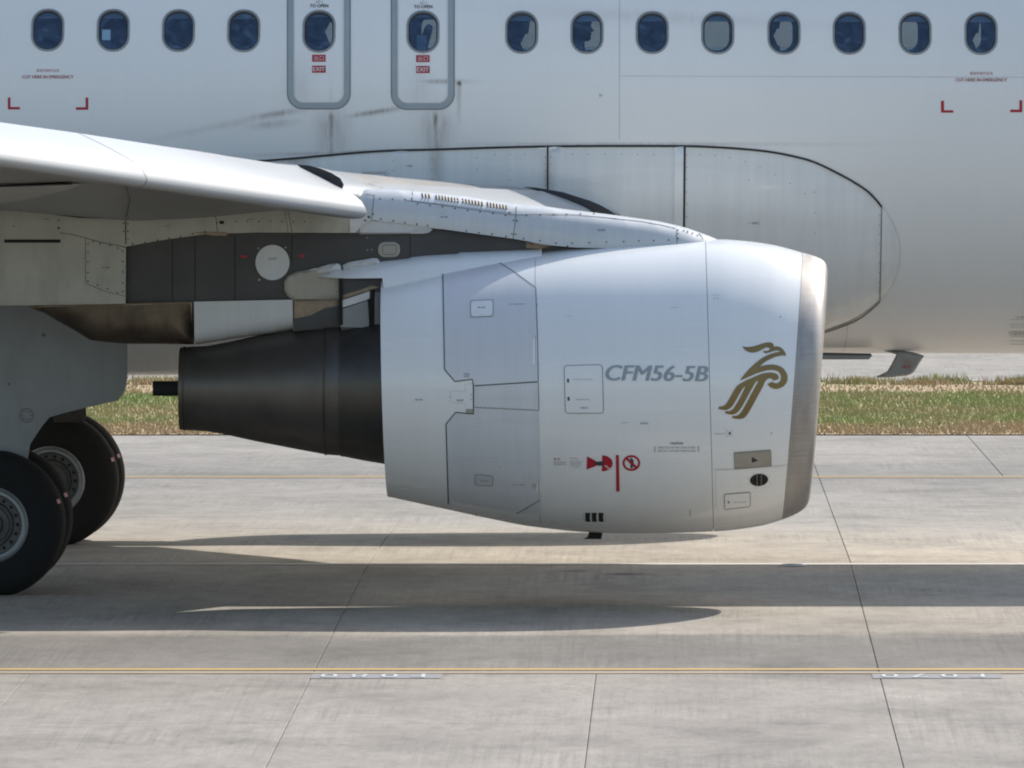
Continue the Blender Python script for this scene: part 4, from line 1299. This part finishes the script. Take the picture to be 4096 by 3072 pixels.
s2 = slat(-6.18, -9.195, 14, 1, 1); s2['label'] = 'outboard slat ending beside the engine pylon'
s3 = slat(-9.205, -16.4, 20, 1, .8); s3['label'] = 'outboard slat beyond the panel joint'
jr = slat(-9.192, -9.208, 1, 1.006, 1.006, 'slat_joint'); jr.data.materials.clear(); jr.data.materials.append(M['seam'])
s1 = slat(-5.30, -2.6, 14, .68, .60); s1['label'] = 'inboard slat between pylon and fuselage'
inflate('slat_bay_shade', [(1186, 657), (1236, 662), (1282, 674), (1328, 693), (1361, 713), (1375, 738), (1369, 757), (1335, 745), (1290, 720), (1226, 690)], -6.19, .012, .004, M['seal'], wing, .03)  # dark plate stands for the shaded leading edge beside the slat end
inflate('root_seal', [(2090, 747), (2140, 750), (2190, 758), (2250, 768), (2300, 784), (2360, 803), (2400, 820), (2440, 842), (2462, 860), (2300, 865), (2240, 815), (2190, 780), (2140, 760)], -2.52, .02, .01, M['seal'], wing, .03)
# mirrored wing on the far side, with its slats
def mirror(o, parent):
    c = o.copy(); COL.objects.link(c)
    if parent is plane:
        c.parent = plane; c.matrix_parent_inverse = plane.matrix_basis.inverted()
    else: c.parent = parent; c.matrix_parent_inverse = Matrix()
    if parent is plane: c.scale = (1, -1, 1)
    return c
wing2 = mirror(wing, plane); wing2['label'] = 'far wing, hidden behind the fuselage'
for o in (s1, s2, s3): mirror(o, wing2)

# ------------------------------------------------------------------ pylon
pyl = inflate('engine_pylon', [(500, 900), (1000, 880), (2150, 940), (2400, 985), (2300, 1030), (1900, 1100), (1360, 1240), (1170, 1260), (500, 1262)], YE, .165, .01, M['dark'], plane, .12)
pyl['label'] = 'dark metal pylon above the engine'
fairp = [(1400, 790), (1420, 774), (1460, 760), (1520, 757), (1588, 758), (1651, 765), (1740, 774), (1840, 784), (1930, 798), (2025, 813), (2100, 819), (2164, 825), (2257, 839), (2370, 852), (2480, 866), (2574, 879), (2640, 889), (2707, 904), (2755, 917), (2796, 932), (2830, 944), (2866, 958), (2840, 985), (2700, 990), (2480, 994), (2300, 990), (2170, 978), (2106, 964), (2054, 955), (1840, 926), (1729, 911), (1600, 893), (1478, 880), (1420, 930), (1400, 930)]
pf = inflate('pylon_fairing', fairp, YE, .25, .22, M['pyl'], plane, .035, rounded=[fairp[0:22]], smooth=60)
pf['label'] = 'grey streamlined pylon fairing with louvred vent'
lowp = [(1470, 878), (1600, 893), (1731, 911), (1727, 922), (1715, 931), (1695, 935), (1440, 938), (1440, 900)]
inflate('pylon_panel', lowp, YE, .235, .03, M['pyl'], pyl, .03, rounded=[lowp[2:7]])
aft = [(-900, 840), (0, 830), (318, 850), (503, 850), (800, 825), (1100, 800), (1400, 775), (1440, 790), (1446, 932), (1024, 930), (824, 937), (790, 941), (640, 962), (503, 987), (501, 1215), (110, 1222), (-900, 1222)]
af = inflate('pylon_rear_fairing', aft, YE, .24, .015, M['olive'], pyl, .06)
PS = Surf([pf, af]); 
af2 = inflate('pylon_step', [(770, 930), (910, 931), (908, 943), (850, 942)], YE, .245, .005, M['bronze'], pyl, .03)
SL = lambda pts, w=2.2, m='seam': line('panel_gap', pts, w, PS, .003, M[m], pyl)
SL([(503, 852), (503, 987)], 4, 'seal'); SL([(862, 862), (871, 935)], 3); SL([(1152, 838), (1168, 930)], 2.4); SL([(1140, 838), (1152, 930)], 2)
SL([(342, 955), (342, 1133), (420, 1165), (500, 1185)], 2); SL([(240, 932), (290, 938), (400, 968), (503, 989)], 3)
SL([(1497, 780), (1490, 840), (1480, 920), (1478, 932)], 2.4); SL([(1417, 775), (1450, 776), (1497, 782)], 2)
SL([(2066, 826), (2062, 880), (2053, 953)], 2.6); SL([(1651, 766), (1647, 805)], 2.2); SL([(1620, 803), (1647, 805), (1750, 818), (1900, 840), (2020, 857), (2070, 861), (2200, 857), (2300, 860), (2450, 874), (2560, 886), (2640, 900), (2704, 915)], 2.0)
SL([(2706, 906), (2708, 975)], 2.4); SL([(2796, 934), (2812, 956)], 3.2)
SL([(1490, 880), (1600, 893), (1728, 911)], 2)
patch('dark_slot', [[(17, 958), (242, 958), (242, 971), (17, 971)]], PS, .004, M['black'], pyl, 30)
line('wing_root_gap', [(-40, 812), (0, 819), (110, 840), (220, 856), (318, 867), (420, 871), (503, 871), (640, 860), (760, 850), (862, 842)], 9, PS, .004, M['black'], pyl)
line('wing_root_gap', [(862, 842), (950, 835), (1040, 829)], 4, PS, .004, M['seam'], pyl)
# louvred vent
patch('vent_plate', [[(1652, 768), (1860, 792), (2050, 822), (2048, 852), (1860, 828), (1650, 803)]], PS, .004, M['strip'], pyl, 14, .004)
lv = []
def lvrow(x0, y0, x1, y1, n, h):
    for i in range(n):
        t = (i + .5) / n
        x, y = x0 + (x1 - x0) * t, y0 + (y1 - y0) * t
        lv.append((x, y, h))
lvrow(1682, 776, 1722, 781, 3, 17); lvrow(1738, 783, 1836, 797, 8, 18); lvrow(1844, 797, 1933, 811, 7, 18); lvrow(1943, 811, 2030, 825, 7, 18)
V, T, V2, T2 = [], [], [], []
for x, y, h in lv:
    k = len(V)
    V += [(x - 3.4, y), (x + 1.4, y), (x + 4, y + h), (x - .8, y + h)]; T += [(k, k + 1, k + 2), (k, k + 2, k + 3)]
    k = len(V2)
    V2 += [(x + 2, y), (x + 7.2, y + .6), (x + 9.8, y + h + .6), (x + 4.6, y + h)]; T2 += [(k, k + 1, k + 2), (k, k + 2, k + 3)]
o = lay('louvre_opening', np.array(V), np.array(T), PS, .0100, M['black'], pyl); o['kind'] = 'stuff'
o = lay('louvre_blade', np.array(V2), np.array(T2), PS, .0125, M['blade_m'], pyl); o['kind'] = 'stuff'
D = [(1520 + 50 * i, 797 + 1.0 * i) for i in range(3)] + [(1523, 876), (1573, 883), (1620, 890), (1667, 896), (1711, 902), (1493, 857), (1475, 868, 5), (1460, 882, 4), (1463, 902)]
D += [(1670, 817), (1720, 822), (1770, 828), (1820, 835), (1870, 843), (1920, 848), (1972, 855), (2022, 862), (2038, 851)]
D += [(1866, 922), (1916, 930), (1968, 936), (2024, 945)] + [(2106 + 54 * i, 863 - 1.5 * i) for i in range(8)]
D += [(2095, 954), (2160, 963), (2224, 972), (2288, 972), (2357, 971), (2426, 968), (2495, 967), (2555, 964), (2615, 963), (2674, 961), (2230, 984), (2270, 983), (2054, 882), (2068, 884), (2048, 936), (2062, 937)]
D += [(2712, 921), (2712, 936), (2712, 955), (2735, 924), (2750, 928), (2770, 934), (2790, 942)]
D += [(1220 - 46 * i, 886) for i in range(7)] + [(1395, 868), (1440, 850)] + [(495, 893), (512, 895), (495, 925), (512, 926), (512, 955), (530, 974), (580, 968), (630, 959), (676, 952), (722, 946), (770, 935), (820, 926), (860, 866), (868, 891)]
D += [(352, 975), (352, 1010), (352, 1048), (352, 1090), (352, 1125), (490, 1005), (490, 1046), (490, 1088), (490, 1132), (490, 1166), (390, 1140), (430, 1155), (470, 1170), (470, 992), (440, 981), (400, 975), (372, 966), (235, 912, 5), (235, 882), (55, 905)]
dots('fasteners', D, 3.1, PS, .005, M['seal'], pyl)
patch('small_vent', [[(878, 883), (896, 884), (896, 896), (878, 895)]], PS, .005, M['black'], pyl)
for s, b in (('422AR', (2389, 917, 2421, 925)), ('421AR', (1762, 865, 1792, 871)), ('411BR', (406, 1068, 440, 1073)), ('411AR', (653, 901, 680, 906)), ('413AR', (985, 875, 1012, 880)), ('415AR', (168, 874, 198, 879))):
    text('lettering', s, b, PS, .005, M['ink'], pyl)
patch('exposed_strip', [[(2103, 967), (2150, 972), (2210, 981), (2160, 996), (2106, 992)]], Surf([pf, pyl]), .004, M['bronze'], pyl, 14)
DK = Surf([pyl])
dcov = patch('round_cover', [ellipse(1090, 1050, 68, 70.5, 44)], DK, .012, M['pyl'], pyl, 16, .012); dcov['label'] = 'round light grey cover plate'
text('lettering', 'ACCESS', (1074, 1031, 1106, 1038), DK, .014, M['ink'], pyl)
patch('oval_fitting', [rrect(1513, 969, 1600, 1028, 26)], DK, .010, M['beige'], pyl, 14, .010)
line('fitting_rim', rrect(1530, 980, 1585, 1018, 10), 2, DK, .012, M['dark'], pyl, True)
dots('fasteners', [(1034, 993, 4), (1143, 990, 4), (1037, 1119, 5), (1469, 953, 3), (1470, 1000, 3), (1487, 999, 3), (1593, 984, 6)], 3, DK, .012, M['beige'], pyl)
patch('red_tag', [[(962, 1022), (988, 1022), (988, 1030), (962, 1030)]], DK, .006, M['red'], pyl)
patch('red_tag', [[(1196, 1020), (1218, 1018), (1218, 1027), (1200, 1029)]], DK, .006, M['red'], pyl)
for xx in (690, 780, 940, 1168, 1640): line('panel_gap', [(xx, 945), (xx, 1208 if xx < 1100 else 1060)], 2.5, DK, .003, M['black'], pyl)
hs = [(112, 1226), (204, 1219), (500, 1213), (768, 1206), (771, 1300), (772, 1381), (640, 1379), (500, 1378), (420, 1372), (355, 1364), (300, 1330), (220, 1285), (165, 1252)]
h = inflate('heat_shield', hs, YE, .205, .19, M['heat'], pyl, .03, rounded=[hs[4:13]], smooth=60); h['label'] = 'bronze heat-stained rear heat shield'
HSf = Surf([h])
line('panel_gap', [(764, 1210), (767, 1376)], 6, HSf, .004, M['bronze'], pyl)
line('panel_gap', [(120, 1227), (500, 1219), (766, 1212)], 4, HSf, .004, M['bronze'], pyl)
wp_ = [(776, 1207), (1170, 1199), (1171, 1262), (1171, 1323), (960, 1353), (779, 1381)]
inflate('pylon_lower_panel', wp_, YE, .20, .13, M['pyl'], pyl, .03, rounded=[wp_[3:6]], smooth=60)
br_ = [(1173, 1199), (1362, 1188), (1362, 1306), (1173, 1324)]
inflate('bronze_bracket', br_, YE, .19, .01, M['bronze'], pyl, .04)
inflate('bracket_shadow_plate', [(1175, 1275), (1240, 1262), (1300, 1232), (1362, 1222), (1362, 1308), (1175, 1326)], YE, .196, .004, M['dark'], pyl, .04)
rg_ = [(1176, 1201), (1150, 1186), (1136, 1160), (1136, 1128), (1150, 1104), (1185, 1088), (1260, 1073), (1362, 1056), (1362, 1198)]
inflate('hinge_housing', rg_, YE, .215, .014, M['beige'], pyl, .02)
inflate('fairing_tab', [(1236, 1080), (1330, 1055), (1352, 1054), (1364, 1066), (1364, 1085), (1240, 1100)], YE, .23, .02, M['pyl'], pyl, .03)
inflate('fairing_tab', [(1370, 1062), (1392, 1050), (1490, 1033), (1508, 1034), (1518, 1045), (1518, 1060), (1372, 1085)], YE, .23, .02, M['pyl'], pyl, .03)
tf = [(1238, 1098), (1300, 1083), (1400, 1061), (1530, 1042), (1700, 1018), (1840, 1007), (2000, 999), (2166, 990), (2166, 1060), (1900, 1120), (1640, 1150), (1534, 1150), (1528, 1113), (1400, 1115), (1310, 1112), (1260, 1106)]
t_ = inflate('reverser_tail_fairing', tf, YE, .40, .30, M['nac'], nac, .035, rounded=[tf[0:8]], smooth=70)
# exhaust-side brackets between pylon and core
bk = inflate('duct_wall', [(1363, 1105), (1560, 1105), (1560, 1420), (1363, 1420)], YE, .27, .01, M['dark'], nac, .1)
BS = Surf([bk])
for n_, pts, m_ in (('duct_panel', [(1366, 1238), (1470, 1203), (1478, 1311), (1366, 1308)], 'door'), ('duct_panel', [(1366, 1203), (1478, 1165), (1478, 1196), (1366, 1232)], 'nacgrey'),
                    ('duct_panel', [(1366, 1182), (1440, 1160), (1488, 1143), (1520, 1150), (1478, 1160), (1366, 1197)], 'bronze'), ('duct_panel', [(1497, 1168), (1530, 1170), (1532, 1306), (1500, 1312)], 'door')):
    patch(n_, [pts], BS, .012, M[m_], nac, 20, .012)
inflate('sleeve_edge', [(1355, 1114), (1368, 1114), (1370, 1300), (1357, 1300)], YE, .285, .004, M['black'], nac, .05)
patch('actuator_rod', [[(1484, 1158), (1500, 1158), (1497, 1200), (1492, 1312), (1475, 1312), (1478, 1230), (1470, 1196), (1486, 1192)]], BS, .02, M['black'], nac, 14, .01)

# second engine on the far side
def copy_part(o, parent):
    c = o.copy(); COL.objects.link(c); c.parent = parent; c.matrix_parent_inverse = Matrix(); return c
nac2 = mirror(nac, plane); nac2['label'] = 'jet engine under the far wing'
for o in (rev, fanc, inl, lipo): copy_part(o, nac2)
pyl2 = mirror(pyl, plane); pyl2['label'] = 'pylon of the far engine'
pf2 = mirror(pf, plane); pf2['label'] = 'pylon fairing of the far engine'

# ------------------------------------------------------------------ landing gear
GX = -5.497
def ringx(cx, y, cz, r, n=48, flat=None):
    out = []
    for i in range(n):
        a = 2 * math.pi * i / n
        z = cz + r * math.sin(a)
        if flat is not None: z = max(z, flat)
        out.append(Vector((cx + r * math.cos(a), y, z)))
    return out
def wheel(y, parent, face):
    """face = -1 outer side towards the camera"""
    g = gz(y) + .001
    cz = g + .556
    R = .585; w = .20
    pr = [(-.19, .30), (-.20, .34), (-.205, .42), (-.195, .50), (-.165, .555), (-.12, .578), (-.10, .580), (-.095, .570), (-.085, .570), (-.08, .582), (-.04, .584), (-.035, .574), (-.025, .574), (-.02, .585), (.02, .585), (.025, .574), (.035, .574), (.04, .584), (.08, .582), (.085, .570), (.095, .570), (.10, .580), (.12, .578), (.165, .555), (.195, .50), (.205, .42), (.20, .34), (.19, .30)]
    t = loft('tyre', [ringx(GX, y + a, cz, r, 72, g) for a, r in pr], M['rubber'], parent, smooth=60)
    # rim
    f = face
    rp = [(.19, .302), (.20, .286), (.185, .272), (.185, .25), (.15, .243)]
    rim = loft('wheel_rim', [ringx(GX, y + f * a, cz, r, 48) for a, r in rp], M['wheel'], t, smooth=30)
    loft('wheel_disc', [ringx(GX, y + f * a, cz, r, 48) for a, r in [(.15, .243), (.141, .24), (.140, .19), (.12, .17), (.12, .15), (.15, .145), (.155, .10), (.10, .09), (.10, .05)]], M['wdisc'], t, smooth=30)
    V, Fc = [], []
    for k in range(18):
        a0 = 2 * math.pi * k / 18
        c = Vector((GX + .212 * math.cos(a0), y + f * .1425, cz + .212 * math.sin(a0)))
        kk = len(V)
        for i in range(8):
            b = 2 * math.pi * i / 8
            V.append((c.x + .015 * math.cos(b), c.y, c.z + .015 * math.sin(b)))
        Fc.append(tuple(range(kk, kk + 8)))
    mesh('rim_holes', V, Fc, M['black'], t)['kind'] = 'stuff'
    hubr = loft('wheel_hub', [ringx(GX, y + f * a, cz, r, 24) for a, r in ((.12, .10), (.19, .095), (.2, .07), (.2, .002))], M['hub'], t, smooth=30)
    for ang in (.33,):
        c, s = math.cos(ang), math.sin(ang)
        e = []
        for aa, rr in ((-.03, .555), (.03, .555), (.03, .578), (-.03, .578)):
            A = ang + aa
            yy = y + (-.167 if rr < .57 else -.125)
            e.append((GX + (rr + .003) * math.cos(A), yy, cz + (rr + .003) * math.sin(A)))
        mesh('slip_mark', e, [(0, 1, 2, 3)], M['pink'], t)
def tubeb(name, a, b, r, mat, parent, n=20):
    a, b = Vector(a), Vector(b); d = (b - a).normalized()
    u = d.orthogonal().normalized(); w = d.cross(u)
    R = [[p_ + (u * math.cos(2 * math.pi * i / n) + w * math.sin(2 * math.pi * i / n)) * r for i in range(n)] for p_ in (a, b)]
    return loft(name, R, mat, parent, True, True, True, smooth=50)
def gear(sgn):
    yc = -3.795 * sgn
    leg = tubeb('landing_gear', (GX, yc, .55), (GX, yc, 2.9), .10, M['strut'], plane)
    leg['label'] = 'main landing gear leg under the near wing' if sgn > 0 else 'main landing gear leg under the far wing'
    tubeb('axle', (GX, yc - .52, .575), (GX, yc + .52, .575), .055, M['hub'], leg)
    tubeb('shock_strut', (GX, yc, .5), (GX, yc, 1.4), .07, M['wheel'], leg)
    tubeb('torque_link', (GX + .22, yc, 1.0), (GX + .05, yc, .62), .035, M['strut'], leg)
    tubeb('torque_link', (GX + .22, yc, 1.0), (GX + .05, yc, 1.42), .035, M['strut'], leg)
    tubeb('brace', (GX, yc, 1.6), (GX, yc + sgn * 1.7, 2.6), .05, M['strut'], leg)
    wheel(yc - .464, plane, -1)
    wheel(yc + .464, plane, 1)
    return leg
gear(1); g2 = gear(-1)
dp = [(509, 1190), (509, 1500), (506, 1535), (497, 1566), (489, 1580), (472, 1602), (351, 1629), (267, 1649), (198, 1669), (168, 1704), (119, 1778), (109, 1842), (109, 1900), (-120, 1900), (-620, 1500), (-700, 1190)]
gdoor = inflate('gear_door', dp, -4.02, .02, .008, M['door'], plane, .08)
gdoor['label'] = 'grey main gear door beside the wheels'
GS = Surf([gdoor])
line('bolt_ring', ellipse(106, 1661, 26, 28, 24), 3, GS, .004, M['seam'], gdoor, True)
dots('fasteners', [(106 + 17 * math.cos(a), 1661 + 18 * math.sin(a), 3) for a in [i * math.pi / 4 for i in range(8)]] + [(175, 1340, 8), (35, 1536, 5)], 3, GS, .005, M['seam'], gdoor)
# far gear door and upper fitting seen above the far tyre
inflate('gear_fitting', [(200, 1560), (342, 1560), (345, 1668), (330, 1690), (215, 1690)], 3.0, .03, .01, M['hub'], plane, .08)['label'] = 'dark inner fitting above the far wheels'
inflate('hydraulic_fitting', [(0, 1140), (125, 1148), (123, 1175), (125, 1222), (62, 1222), (62, 1195), (0, 1160)], -5.3, .06, .02, M['bronze'], plane, .04)
inflate('hydraulic_pipe', [(-60, 1193), (62, 1192), (62, 1200), (-60, 1201)], -5.3, .02, .01, M['black'], plane, .06)
inflate('hydraulic_pipe', [(-60, 1208), (62, 1208), (62, 1215), (-60, 1216)], -5.3, .02, .01, M['black'], plane, .06)

# belly masts
mast = inflate('drain_mast', [(3535, 1404), (3586, 1419), (3563, 1462), (3549, 1486), (3510, 1504), (3510, 1512), (3572, 1509), (3628, 1503), (3645, 1497), (3658, 1486), (3697, 1423), (3651, 1408), (3600, 1402)], -.35, .035, .03, M['wing'], plane, .02)
mast['label'] = 'swept belly mast marked HOT'
MS = Surf([mast])
text('lettering', 'HOT', (3609, 1460, 3645, 1474), MS, .003, M['red'], mast, 0, .6)
text('lettering', '\u9ad8\u6e29', (3613, 1441, 3643, 1454), MS, .003, M['pale_red'], mast)
bl = inflate('belly_blade', [(3240, 1413), (3486, 1418), (3489, 1424), (3475, 1438), (3240, 1438)], -.5, .035, .01, M['wing'], plane, .03)
bl['label'] = 'long flat blade hanging below the belly'
inflate('blade_edge', [(3250, 1410), (3484, 1415), (3487, 1421), (3250, 1418)], -.5, .041, .002, M['dark'], bl, .04)
